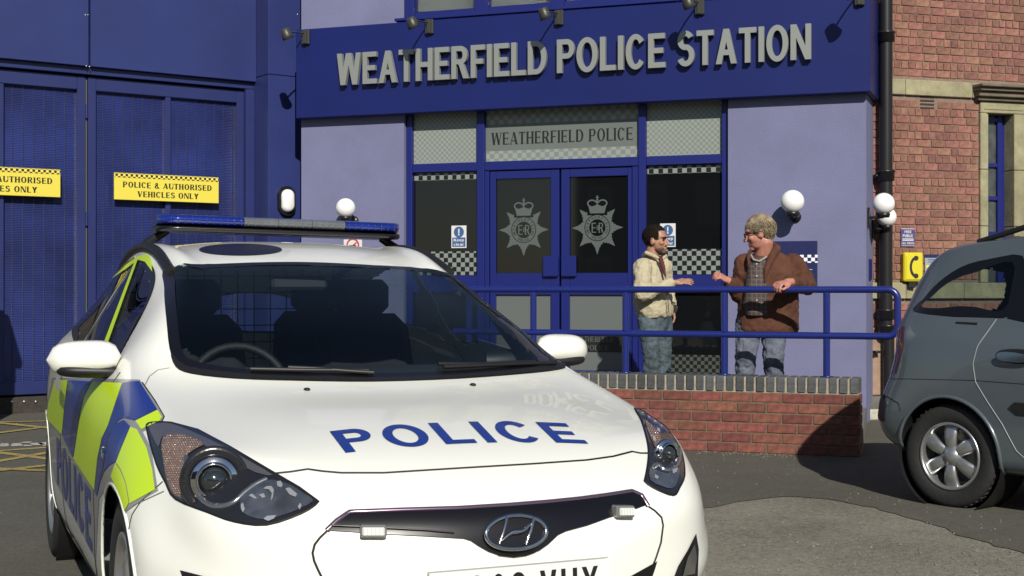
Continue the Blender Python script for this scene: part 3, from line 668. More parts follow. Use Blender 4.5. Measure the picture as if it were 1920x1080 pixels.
# ================================================================ LOW WALL + HANDRAIL
WL_ = WF_; xw0 = WL_.x(700); zc0 = WL_.z(1606, 741); zc1 = WL_.z(1606, 709.5)
lw = WL_.thing('low_brick_wall', 'low red brick wall with a soldier course cap of dark bricks in front of the entrance', 'wall', 0, 0, 0)
MB().box(xw0, -.006, .008, .214, 0, zc0).obj('mortar', MORTW, lw)
MB().box(xw0, -.008, .006, .216, zc0, zc1-.008).obj('cap_mortar', MORTL, lw)
def brickmesh(name, L, D, H, m, b=.004):
    k = MB().box(0, L, 0, D, 0, H, b); me = bpy.data.meshes.new(name); me.from_pydata(k.v, [], k.f); me.materials.append(m); return me
def put(me, name, parent, x, y, z, sx=1., rz=0.):
    o = bpy.data.objects.new(name, me); COL.objects.link(o); o.parent = parent; o.location = (x, y, z); o.scale = (sx, 1, 1)
    if rz: o.rotation_euler = (0, 0, rz)
    return o
course = zc0/6.; bl = .228
me1 = brickmesh('brick', bl-.012, .05, course-.011, BRICKW); me2 = brickmesh('brick', .103, .05, course-.011, BRICKW)
for r in range(6):
    x = 0.; k = 0
    if r % 2: put(me2, 'brick', lw, -.103, 0, r*course+.005); x = -.115
    while x > xw0+.25:
        w = bl; x -= w; put(me1, 'brick', lw, x+.012+(-.0), random.uniform(0, .004), r*course+.005+random.uniform(-.001, .001))
for r in range(6): put(me2, 'brick', lw, 0, .008+(.0 if r % 2 else 0.)+.0, r*course+.005, 1.9, R(90)) if False else None
ew = brickmesh('brick', .2, .05, course-.011, BRICKW)
for r in range(6):
    o = put(ew, 'brick', lw, .0, .01, r*course+.005); o.rotation_euler = (0, 0, R(90)); o.location = (.0, .008+.0, r*course+.005)
cw = .0765; mec = brickmesh('cap_brick', cw-.013, .222, zc1-zc0-.006, CAPB, .008); x = -cw
while x > xw0: put(mec, 'cap_brick', lw, x+.006, -.003+random.uniform(-.002, .003), zc0+.004+random.uniform(-.001, .002)); x -= cw
RAILB = mat('rail_blue', (.013, .024, .175), .28, spec=.5, coat=.3)
ht = WL_.thing('handrail', 'blue tubular handrail with two rails standing on the low brick wall', 'handrail', 0, .11, zc1)
rx = WL_.x(1683, .11); zr1 = WL_.z(1600, 543, .11)-zc1; zr0 = WL_.z(1600, 630, .11)-zc1; xL = WL_.x(850, .11); rr = .026; cr = .07
pts = [(xL, 0, zr1)]+[(rx-cr+cr*math.sin(R(a)), 0, zr1-cr+cr*math.cos(R(a))) for a in range(0, 91, 15)]+[(rx-cr+cr*math.cos(R(a)), 0, zr0+cr-cr*math.sin(R(a))) for a in range(0, 91, 15)]+[(xL, 0, zr0)]
MB().tube(pts, rr, 14).obj('rail', RAILB, ht)
for px in (1550, 1358, 1173, 1000, 880):
    x_ = WL_.x(px, .11)
    MB().tube([(x_, 0, -.01), (x_, 0, zr0-rr*.8)], rr, 14).tube([(x_, 0, zr0+rr*.8), (x_, 0, zr1-rr*.8)], rr, 14).lathe([(.05, 0), (.05, .006), (.027, .007)], 14, (x_, 0, 0)).obj('post', RAILB, ht)
# ================================================================ OLD BRICK BUILDING
BF = BF_; bb = BF.thing('brick_building', 'old red brick building with sandstone bands and a tall blue window at the right', 'building', 0, 0, 0)
zb1, zb0 = BF.z(1675, 148), BF.z(1675, 177)            # stone band
xj0, xo0, xo1, xj1 = BF.x(1836), BF.x(1853), BF.x(1899), BF.x(1922)
zln0, zln1 = BF.z(1870, 213), BF.z(1850, 190)
zsb1, zsb0 = BF.z(1710, 530), BF.z(1710, 560); zpl = BF.z(1640, 627); zbase = BF.z(1640, 741)
zwb = zsb1
XR = 6.5; mo = MB()
def holes_at(z):   # x intervals without brick on this row
    h = []
    if zsb1 < z < zln1+.17: h.append((xj0, xj1))
    return h
mo.box(-.4, xj0, .012, .35, 0, 7).box(xj1, XR, .012, .35, 0, 7).box(xj0, xj1, .012, .35, zln1, 7).box(xj0, xj1, .012, .35, 0, zsb1)
mo.obj('mortar', MORT, bb)
vx0, vx1 = BF.x(1725), BF.x(1754); vz0, vz1 = BF.z(1740, 206), BF.z(1740, 180)
c_ = .0752; L_ = .158; hd = .0785
cand = []
r = int(zpl/c_)-1
z = zpl
rows = []
while z < 4.45:
    rows.append(z); z += c_
for ri, z in enumerate(rows):
    zt_ = z+c_-.009
    if (zt_ > zsb0 and z < zsb1) or (zt_ > zb0+.004 and z < zb1-.004): continue
    x = -.4+(ri*37 % 11)*.003; header = ri % 3 == 1
    while x < 2.35:
        w = hd if header else L_
        if not header and random.random() < .06: w = hd
        x0, x1 = x, x+w-.009; x += w
        for h0, h1 in holes_at(z):
            if x0 < h0 < x1: x1 = h0-.003
            elif x0 < h1 < x1: x0 = h1+.003
            elif h0 <= x0 and x1 <= h1: x1 = x0
        if vz0-.02 < z+.03 < vz1+.03:
            if x0 < vx0 < x1: x1 = vx0-.006
            elif x0 < vx1 < x1: x0 = vx1+.006
            elif vx0 <= x0 and x1 <= vx1: x1 = x0
        if x1-x0 > .03: cand.append((x0, x1, z))
vis = []; rest = []
for c in cand:
    w = BF.w((c[0]+c[1])/2, 0, c[2]); px = 960+F*w[0]/w[1]; py = 540-F*(c[2]-HC)/w[1]
    inv = (1636 < px < 1915 and 0 < py < 720) and not (px > 1655 and px < 1674) and not (py > 470 and px > 1830) and not (py > 600 and px > 1680)
    (vis if inv else rest).append(c)
vis.sort(key=lambda c: -(c[1]-c[0])); rest += vis[295:]; vis = vis[:295]
mb_ = brickmesh('brick', .15, .05, c_-.009, BRICKR, .004)
for x0, x1, z in vis: put(mb_, 'brick', bb, x0, random.uniform(0, .005), z, (x1-x0)/.15)
k = MB()
for x0, x1, z in rest:
    y = random.uniform(0, .005); k.box(x0, x1, y, .05, z, z+c_-.009)
tag(k.obj('bricks', BRICKR, bb), kind='stuff')
# stone pieces
def stone(x0, x1, z0, z1, y=-.02, m=STONE, nm='stone', b=.006): return MB().box(x0, x1, y, .2, z0, z1, b).obj(nm, m, bb)
s0 = -.4
for e in (BF.x(1696), BF.x(1822), 2.2, 3.4, 4.6, 5.8): stone(s0+.002, e-.002, zb0, zb1); s0 = e
s0 = -.4
for e in (.35, 1.0, 1.7, 2.6, 3.6, 5, 6.4): stone(s0+.002, e-.002, zsb0, zsb1, -.03); s0 = e
for za, zb_ in ((zbase, BF.z(1640, 678)), (BF.z(1640, 680), zpl)):
    s0 = -.4
    for e in (.5, 1.2, 2.0, 3.0, 4.2, 5.6): stone(s0+.002, e-.002, za+.002, zb_-.002, -.03, STONE2); s0 = e
# window surround
zz = zsb1; hs = [0, .42, .83, 1.24]
tot = zln0-zz
for i in range(3):
    a, b = zz+tot*i/3, zz+tot*(i+1)/3
    stone(xj0, xo0-.03, a+.002, b-.002, -.025); stone(xo0-.029, xo0, a+.002, b-.002, -.005)
    stone(xo1, xj1, a+.002, b-.002, -.025)
stone(xj0, xj1, zln0, zln1-.004, -.025); stone(xj0+.04, xj1-.04, zln0+.03, zln1-.06, -.032)
wz = zln1
for k_, (d, a, b) in enumerate(((.06, 0, .035), (.1, .036, .085), (.14, .086, .12), (.18, .121, .15))): stone(xj0-.03-d*.35, xj1+.05+d*.35, wz+a, wz+b, -d, mat('dark_sandstone', (.17, .14, .1), .85, var=.2, vscale=9, bump=.3, bscale=40), 'cornice')
wf = MB(); yy = .1; fw = .045
wf.box(xo0, xo0+.03, yy, yy+.06, zz, zln0, .004).box(xo1-.1, xo1-.045, yy, yy+.06, zz, zln0, .004).box(xo1-.044, xo1, yy+.03, yy+.06, zz, zln0)
gx0, gx1 = xo0+.031, xo1-.101
zr = [BF.z(1870, p, .1) for p in (235, 310, 372, 438, 530)]
for q in [zln0-.05]+zr[1:4]: wf.box(gx0, gx1, yy+.002, yy+.058, q-.02, q+.02, .003)
wfo = wf.obj('window_frame', BLUE2, bb)
MB().box(gx0, gx1, yy+.03, yy+.035, zz, zln0).obj('pane', mat('old_pane', (.07, .08, .08), .15, var=.3, vscale=8), wfo)
MB().box(vx0, vx1, .02, .06, vz0, vz1).obj('air_vent', mat('vent_brown', (.035, .03, .022), .8), bb)
for i in range(4): MB().box(vx0+.01, vx1-.01, .005, .02, vz0+.012+i*.035, vz0+.028+i*.035).obj('vent_bar', mat('vent_brown', (.035, .03, .022), .8), bb)
stone(-.4, 1.0, 0, zbase-.003, -.12, mat('grey_plinth', (.13, .125, .11), .9, var=.2, vscale=10), 'plinth')
# lit pale kerb stone at the foot of the wall
x0, z0 = BF.px(1624, 793, -.2); t = BF.thing('pale_kerb_stone', 'pale stone block on the ground at the foot of the drainpipe', 'stone', BF.x(1640, -.2), -.2, 0)
MB().box(-.1, .22, 0, .06, 0, BF.z(1640, 768, -.2), .01).obj('block', mat('pale_stone', (.5, .47, .38), .9, var=.2, vscale=20), t)
# drainpipe
t = BF.thing('drainpipe', 'thick black cast iron drainpipe down the corner of the brick building', 'drainpipe', BF.x(1661, -.1), -.1, zbase)
r0 = .062; zj = BF.z(1660, 625, -.1)-zbase
MB().tube([(0, 0, zj+.02), (0, 0, 5.5-zbase)], r0, 18).obj('pipe', BLACK, t)
MB().tube([(.03, 0, .0), (.03, 0, zj+.02)], .055, 18).obj('pipe', BLACK, t)
for z_ in (zj+.03, BF.z(1660, 590, -.1)-zbase, BF.z(1660, 330, -.1)-zbase, BF.z(1665, 70, -.1)-zbase): MB().lathe([(r0+.001, -.05), (r0+.018, -.045), (r0+.018, .03), (r0+.026, .035), (r0+.026, .05), (r0+.001, .052)], 18, (.01 if z_ < zj+.1 else 0, 0, z_)).obj('pipe_collar', BLACK, t)
for z_ in (BF.z(1660, 660, -.1)-zbase, BF.z(1660, 330, -.1)-zbase): MB().box(-.1, -.05, .0, .08, z_-.01, z_+.012).ball((-.1, .0, z_), .016, 8).obj('pipe_bracket', BLACK, t)
# phone box, notices
px0, pz0 = BF.px(1691, 528, -.0); t = BF.thing('phone_box', 'yellow emergency telephone box with a black handset symbol on the brick wall', 'telephone box', BF.x(1706), -.001, BF.z(1706, 528))
w = (BF.x(1722)-BF.x(1690)); h = BF.z(1706, 474)-BF.z(1706, 528); t.rotation_euler = (0, 0, BF.a-R(14))
MB().box(-w/2, w/2, -.1, .02, 0, h, .012).obj('case', mat('phone_yellow', (.72, .62, .02), .4), t)
MB().box(-w/2+.02, w/2-.012, -.106, -.1005, .02, h-.03, .002).obj('door', mat('phone_yellow', (.72, .62, .02), .4), t)
hs_ = [arcband(.02, h*.5, .06, .1, .022, .03, 100, 260, 14), circle(.022, h*.5+.085, .024, 10), circle(.022, h*.5-.085, .024, 10)]
flat(hs_, -.107, depth=.002).obj('handset_symbol', INK, t)
MB().box(-.04, .03, -.08, .02, -.06, -.002, .004).obj('lock', BLACK, t)
def notice(name, a, b, y0, y1, lab, bm_, rows, cat='sign'):
    x0, x1 = BF.x(a), BF.x(b); z0, z1 = BF.z((a+b)/2, y1), BF.z((a+b)/2, y0); w, h = x1-x0, z1-z0
    t = BF.thing(name, lab, cat, (x0+x1)/2, -.006, z0); MB().box(-w/2, w/2, -.006, 0, 0, h, .002).obj('sign_board', bm_, t)
    for (kind, u0, u1, v0, v1, m) in rows:
        if kind == 'box': MB().box(-w/2+w*u0, -w/2+w*u1, -.0072, -.0062, h*v0, h*v1).obj('stripe', m, t)
        else: flat(text_polys(kind, -w/2+w*u0, -w/2+w*u1, h*v0, h*v1), -.0073, depth=.0008).obj('lettering', m, t)
notice('phone_sign', 1688, 1714, 428, 462, 'small purple blue sign with white lettering above the yellow telephone box', mat('sign_violet', (.09, .07, .22), .4),
       [('box', .03, .97, .95, .98, WHITE), ('box', .03, .97, .02, .04, WHITE), ('FREE', .25, .75, .73, .87, WHITE), ('PUBLIC', .12, .88, .5, .66, WHITE), ('box', .1, .9, .38, .43, WHITE), ('box', .1, .9, .3, .34, WHITE), ('CALL SERVICE', .05, .95, .12, .22, WHITE)])
notice('wall_notice', 1733, 1760, 477, 527, 'notice with blue borders and yellow blocks beside the yellow telephone box', mat('notice_pale', (.34, .38, .4), .4),
       [('box', 0, 1, .87, 1, NAVY), ('box', 0, 1, 0, .14, NAVY), ('box', .22, .9, .78, .82, SBLUE), ('box', .22, .9, .7, .73, SBLUE), ('box', .08, .97, .5, .6, YEL), ('box', .08, .97, .36, .46, YEL), ('box', .08, .97, .22, .32, YEL), ('box', .3, .8, .04, .1, WHITE)])

# unseen pier added beyond the left edge to cast the shadow on the gate
t = thing('added_pier', 'unseen brick pier added beyond the left edge to cast a shadow on the gate', 'added pier', (-4.98, 12.25, 0), R(20))
MB().box(-.4, .3, -.3, .3, 0, 1.72, .01).obj('pier', mat('dark_pier_brick', (.045, .035, .03), .9, var=.3, vscale=12), t); MB().box(-.45, .35, -.35, .35, 1.72, 1.82, .02).obj('cap', mat('dark_pier_stone', (.09, .085, .075), .9), t)  # near-black so that its reflection in the car window stays dark
# buildings across the street behind the camera, seen only in reflections
OPB = mat('terrace_brick', (.16, .075, .055), .9, var=.2, vscale=3); OPW = mat('terrace_window', (.03, .035, .04), .05, spec=.8); SLATE = mat('slate', (.05, .05, .055), .7)
for i, (x0, x1, y, h) in enumerate(((-22, -8.2, -15, 5.6), (-8, 5.2, -16, 6.4), (5.4, 22, -15.5, 5.2))):
    t = thing('terraced_house', ('low brick terrace across the street to the left, behind the viewer', 'taller brick terrace straight behind the viewer across the street', 'brick terrace across the street to the right, behind the viewer')[i], 'building', ((x0+x1)/2, y, 0)); w = (x1-x0)/2
    MB().box(-w, w, -3, 0, 0, h).obj('wall', OPB, t)
    MB().add([(-w, .3, h-.1), (w, .3, h-.1), (w, -3, h+1.4), (-w, -3, h+1.4)], [(0, 1, 2, 3)]).obj('roof', SLATE, t)
    n = int(2*w/2.2)
    for k in range(n):
        xx = -w+2*w*(k+.5)/n
        for z in (.9, 3.4):
            f = MB().box(xx-.5, xx+.5, .001, .06, z, z+1.4).obj('window_frame', WHITE, t); MB().box(xx-.43, xx+.43, .061, .07, z+.07, z+1.33).obj('pane', OPW, f)

gs = MB(); rg = random.Random(3)
for i in range(700):
    if i < 350: x = rg.uniform(xw0*.3, .3); y = -abs(rg.gauss(0, .12))-.01; p = WF_.w(x, y)
    else: p = (*gpx(rg.uniform(1300, 1900), rg.uniform(860, 1075)),)
    r = rg.uniform(.003, .009); a = rg.uniform(0, 6); z = .004
    v = [(p[0]+r*math.cos(a+k*2.1)*rg.uniform(.7, 1.2), p[1]+r*math.sin(a+k*2.1), z-.002) for k in range(3)]+[(p[0], p[1], z+r*.8)]
    gs.add(v, [(0, 1, 2), (0, 1, 3), (1, 2, 3), (2, 0, 3)])
tag(gs.obj('grit', mat('grit_stone', (.22, .2, .16), .9)), 'loose grit and small stones scattered on the tarmac along the low wall', 'grit', kind='stuff')
# ================================================================ CARS
THIN = None
def thin_glass(name, tint, refl=1.5, rough=.0, dark=0.):
    if name in MATS: return MATS[name]
    m = bpy.data.materials.new(name); m.use_nodes = True; MATS[name] = m; n = m.node_tree.nodes; l = m.node_tree.links; n.clear()
    o = n.new('ShaderNodeOutputMaterial'); t = n.new('ShaderNodeBsdfTransparent'); t.inputs[0].default_value = (*tint, 1)
    g = n.new('ShaderNodeBsdfGlossy'); g.inputs['Roughness'].default_value = rough; g.inputs[0].default_value = (.95, .95, .95, 1)
    fr = n.new('ShaderNodeFresnel'); bf = n.new('ShaderNodeNewGeometry'); mm = n.new('ShaderNodeMapRange'); mm.inputs[3].default_value = refl; mm.inputs[4].default_value = 1/refl; l.new(bf.outputs['Backfacing'], mm.inputs[0]); l.new(mm.outputs[0], fr.inputs[0]); mx = n.new('ShaderNodeMixShader')
    l.new(fr.outputs[0], mx.inputs[0]); l.new(t.outputs[0], mx.inputs[1]); l.new(g.outputs[0], mx.inputs[2]); l.new(mx.outputs[0], o.inputs[0]); return m
WPAINT = mat('white_paint', (.81, .815, .75), .35, spec=.4, coat=.85, coatr=.02)
def catmull(V, Fc, lv):
    me = bpy.data.meshes.new('cage'); me.from_pydata(V, [], Fc); o = bpy.data.objects.new('cage', me); COL.objects.link(o)
    md = o.modifiers.new('s', 'SUBSURF'); md.levels = lv; md.render_levels = lv; md.boundary_smooth = 'ALL' if False else 'PRESERVE_CORNERS'
    dg = bpy.context.evaluated_depsgraph_get(); e = o.evaluated_get(dg); m2 = e.to_mesh()
    n = len(m2.vertices); co = np.empty(n*3); m2.vertices.foreach_get('co', co); co = co.reshape(n, 3)
    fc = [tuple(p.vertices) for p in m2.polygons]; e.to_mesh_clear(); bpy.data.objects.remove(o); bpy.data.meshes.remove(me)
    return co, fc
class Shell:
    """a smooth closed car body grown from half rings (front to rear), each top centre -> under centre"""
    def __init__(s, rings, lv=4, comp=4):
        n = len(rings[0]); V = []; idx = {}
        for i, r in enumerate(rings):
            for j, p in enumerate(r): idx[(i, j, 0)] = len(V); V.append(p)
            for j, p in enumerate(r):
                if 0 < j < n-1: idx[(i, j, 1)] = len(V); V.append((p[0], -p[1], p[2]))
                else: idx[(i, j, 1)] = idx[(i, j, 0)]
        Fc = []
        for i in range(len(rings)-1):
            for j in range(n-1):
                a, b, c, d = (idx[(i, j, 0)], idx[(i, j+1, 0)], idx[(i+1, j+1, 0)], idx[(i+1, j, 0)]); Fc.append((a, d, c, b)[::-1])
                a, b, c, d = (idx[(i, j, 1)], idx[(i, j+1, 1)], idx[(i+1, j+1, 1)], idx[(i+1, j, 1)]); Fc.append((a, b, c, d)[::-1])
        for i, fl in ((0, 1), (len(rings)-1, 0)):      # caps: strips across the centre line
            for j in range((n-1)//2):
                k = n-1-j; q0 = (idx[(i, j, 0)], idx[(i, j+1, 0)], idx[(i, k-1, 0)], idx[(i, k, 0)]); q1 = (idx[(i, j, 1)], idx[(i, j+1, 1)], idx[(i, k-1, 1)], idx[(i, k, 1)])
                for q in (q0, q1[::-1]):
                    q = [v for m_, v in enumerate(q) if v not in q[:m_]]
                    if len(q) > 2: Fc.append(tuple(q) if fl else tuple(q[::-1]))
        T = np.array(V); C = T.copy()
        for _ in range(comp):
            co, _f = catmull([tuple(x) for x in C], Fc, 2); C = C+.75*(T-co[:len(T)])
        s.co, s.f = catmull([tuple(x) for x in C], Fc, lv)
        bm = bmesh.new(); vs = [bm.verts.new(c) for c in s.co]
        for f in s.f:
            try: bm.faces.new([vs[i] for i in f])
            except ValueError: pass
        bmesh.ops.recalc_face_normals(bm, faces=bm.faces); bm.faces.ensure_lookup_table()
        s.bvh = BVHTree.FromBMesh(bm); bm.verts.index_update(); s.f = [tuple(v.index for v in f.verts) for f in bm.faces]; bm.free()
        s.co = [Vector(c) for c in s.co]
    def cast(s, o, d):
        h = s.bvh.ray_cast(Vector(o), Vector(d)); return (h[0], h[1]) if h[0] is not None else (None, None)
class Car:
    def __init__(s, shell, x, y, deg, root):
        s.sh = shell; s.M = Matrix.Translation((x, y, 0)) @ Matrix.Rotation(R(deg), 4, 'Z'); s.I = s.M.inverted(); s.root = root
        s.eye = s.I @ Vector((0, 0, HC)); s.R3 = s.I.to_3x3()
    def pix(s, px, py):
        d = s.R3 @ Vector(((px-960)/F, 1, -(py-540)/F)); return s.sh.cast(s.eye, d.normalized())
    def proj(s, p):
        w = s.M @ Vector(p); return (960+F*w.x/w.y, 540-F*(w.z-HC)/w.y)
    def ray(s, mode):
        if mode == 'cam': return lambda u, v: s.pix(u, v)
        if mode == 'side': return lambda u, v: s.sh.cast((u, 3, v), (0, -1, 0))
        if mode == 'sideL': return lambda u, v: s.sh.cast((u, -3, v), (0, 1, 0))
        if mode == 'top': return lambda u, v: s.sh.cast((u, v, 3), (0, 0, -1))
        if mode == 'front': return lambda u, v: s.sh.cast((-3, u, v), (1, 0, 0))
        if mode == 'rear': return lambda u, v: s.sh.cast((9, u, v), (-1, 0, 0))
    def drape(s, name, m, polys, mode, off, grid, holes=(), parent=None, step=None, thick=0., mirror=False):
        step = step or grid; polys = [resample(p, step) for p in polys]; holes = [resample(p, step) for p in holes]
        V, T = cdt(polys, grid, holes=holes); f = s.ray(mode); P = []; bad = set()
        for i, (u, v) in enumerate(V):
            h, n = f(u, v)
            if h is None: bad.add(i); P.append((0, 0, 0)); continue
            P.append(tuple(h+n*off))
        T = [t for t in T if not any(i in bad for i in t)]
        # drop faces stretched over a fold of the body
        b = MB(); b.open = True
        def el(t): return max((Vector(P[t[i]])-Vector(P[t[i-1]])).length for i in range(len(t)))
        if mode == 'cam': T = [t for t in T if el(t) < .3]
        if mode in ('side', 'front', 'rear', 'cam'): T = [t[::-1] for t in T]
        if mirror: P = [(x, -y, z) for x, y, z in P]; T = [t[::-1] for t in T]
        b.add(P, T, True)
        if name in ('cowl', 'headlight', 'livery_block', 'livery_backing'): largest(b)
        o = b.obj(name, m, parent or s.root)
        return o
    def line(s, name, m, pts, mode, r, off=0., step=None, closed=False, parent=None, n=6, mirror=False):
        f = s.ray(mode); pts = resample(pts, step, closed) if step else pts; P = []
        for u, v in pts:
            h, nn = f(u, v)
            if h is not None: P.append(h+nn*off)
        if len(P) < 2: return None
        if mirror: P = [Vector((p.x, -p.y, p.z)) for p in P]
        return MB().tube(P, r, n, closed=closed).obj(name, m, parent or s.root)
def shell_object(car, name, m, parent, cut, arches):
    """the painted body: the shell without its window, lamp and wheel openings; cut(c) -> True drops a face"""
    sh = car.sh; co = [v.copy() for v in sh.co]
    for (cx, cz, r) in arches:
        for v in co:
            if abs(v.y) > .6:
                d = math.hypot(v.x-cx, v.z-cz)
                if abs(d-r) < .011 and d > 1e-6: v.x = cx+(v.x-cx)*r/d; v.z = cz+(v.z-cz)*r/d
    keep = []
    for f in sh.f:
        c = sum((co[i] for i in f), Vector())/len(f)
        if any(abs(c.y) > .6 and math.hypot(c.x-a, c.z-b) < r-.002 for a, b, r in arches): continue
        if cut(c): continue
        keep.append(f)
    used = sorted({i for f in keep for i in f}); mp = {a: b for b, a in enumerate(used)}
    b = MB(); b.open = True; b.add([tuple(co[i]) for i in used], [tuple(mp[i] for i in f) for f in keep], True)
    return b.obj(name, m, parent)
def homog(q):      # unit square (0,0),(1,0),(1,1),(0,1) -> q
    A = []; B = []
    for (u, v), (x, y) in zip(((0, 0), (1, 0), (1, 1), (0, 1)), q):
        A.append([u, v, 1, 0, 0, 0, -u*x, -v*x]); B.append(x); A.append([0, 0, 0, u, v, 1, -u*y, -v*y]); B.append(y)
    h = np.linalg.solve(np.array(A, float), np.array(B, float))
    return lambda u, v: ((h[0]*u+h[1]*v+h[2])/(h[6]*u+h[7]*v+1), (h[3]*u+h[4]*v+h[5])/(h[6]*u+h[7]*v+1))
TYRE = mat('tyre_rubber', (.02, .02, .02), .75, bump=.3, bscale=40); ALLOY = mat('alloy', (.42, .43, .43), .3, metal=.8); DARKP = mat('dark_plastic', (.012, .012, .013), .5)
def wheel(parent, x, y, r, rimr, w, spokes, side, width=.05, twin=False):
    g = bpy.data.objects.new('wheel', None); COL.objects.link(g); g.parent = parent; g.location = (x, y, r); g.rotation_euler = (0, 0, 0 if side > 0 else math.pi)
    # local: +y outwards
    b = MB().lathe([(rimr+.004, -w), (r*.86, -w), (r*.97, -w+.012), (r, -w+.035), (r, -.03), (r*.975, -.008), (r*.9, .0), (r*.8, .001), (rimr+.012, -.006), (rimr+.002, -.014)], 56, axis='y')
    b.obj('tyre', TYRE, g)
    tr = MB()
    for k in range(48):
        a = 2*math.pi*k/48
        for (ya, yb) in ((-.06, -.02), (-w+.03, -w+.07), (-w*.5-.02, -w*.5+.02)):
            q = [(r-.002, ya, a), (r-.002, yb, a+.05), (r-.002, yb, a+.09), (r-.002, ya, a+.04)]
            vs = [(rr_*math.cos(t), yy, rr_*math.sin(t)) for rr_ in (r-.004, r+.004) for _, yy, t in q]
            tr.add(vs, [(0, 1, 2, 3), (4, 5, 6, 7), (0, 1, 5, 4), (1, 2, 6, 5), (2, 3, 7, 6), (3, 0, 4, 7)])
    tr.obj('tread', TYRE, g)
    rim = MB().lathe([(rimr+.003, -.016), (rimr+.003, -.006), (rimr-.008, -.004), (rimr-.014, -.012), (rimr-.016, -.05), (rimr-.03, -.17), (.06, -.175)], 48, axis='y')
    hub = .062
    for k in range(spokes):
        for dk in ((-.11, .11) if twin else (0,)):
            a = math.pi/2+2*math.pi*k/spokes; n = 5
            vs = []
            for i in range(n):
                t = i/(n-1); rr_ = hub*.6+(rimr-.012-hub*.6)*t; ww = width*(.8+.5*t)/2; yy = -.03+.018*math.sin(math.pi*t)-.012*t; aa = a+dk*(.6+.4*t)
                c, s_ = math.cos(aa), math.sin(aa)
                for sg, dy in ((-1, 0), (-.5, .01), (.5, .01), (1, 0), (.8, -.03), (-.8, -.03)): vs.append((c*rr_-s_*ww*sg, yy+dy, s_*rr_+c*ww*sg))
            fs = [(i*6+j, i*6+(j+1) % 6, (i+1)*6+(j+1) % 6, (i+1)*6+j) for i in range(n-1) for j in range(6)]; rim.add(vs, fs, True)
    rim.obj('rim', ALLOY, g)
    MB().lathe([(.001, -.004), (.03, -.004), (.036, -.012), (hub, -.02), (hub+.004, -.05)], 24, axis='y').obj('hub_cap', ALLOY, g)
    MB().lathe([(.15, -.09), (.15, -.11), (.001, -.11)], 32, axis='y').obj('brake_disc', mat('brake_steel', (.2, .2, .2), .4, metal=.8), g)
    return g
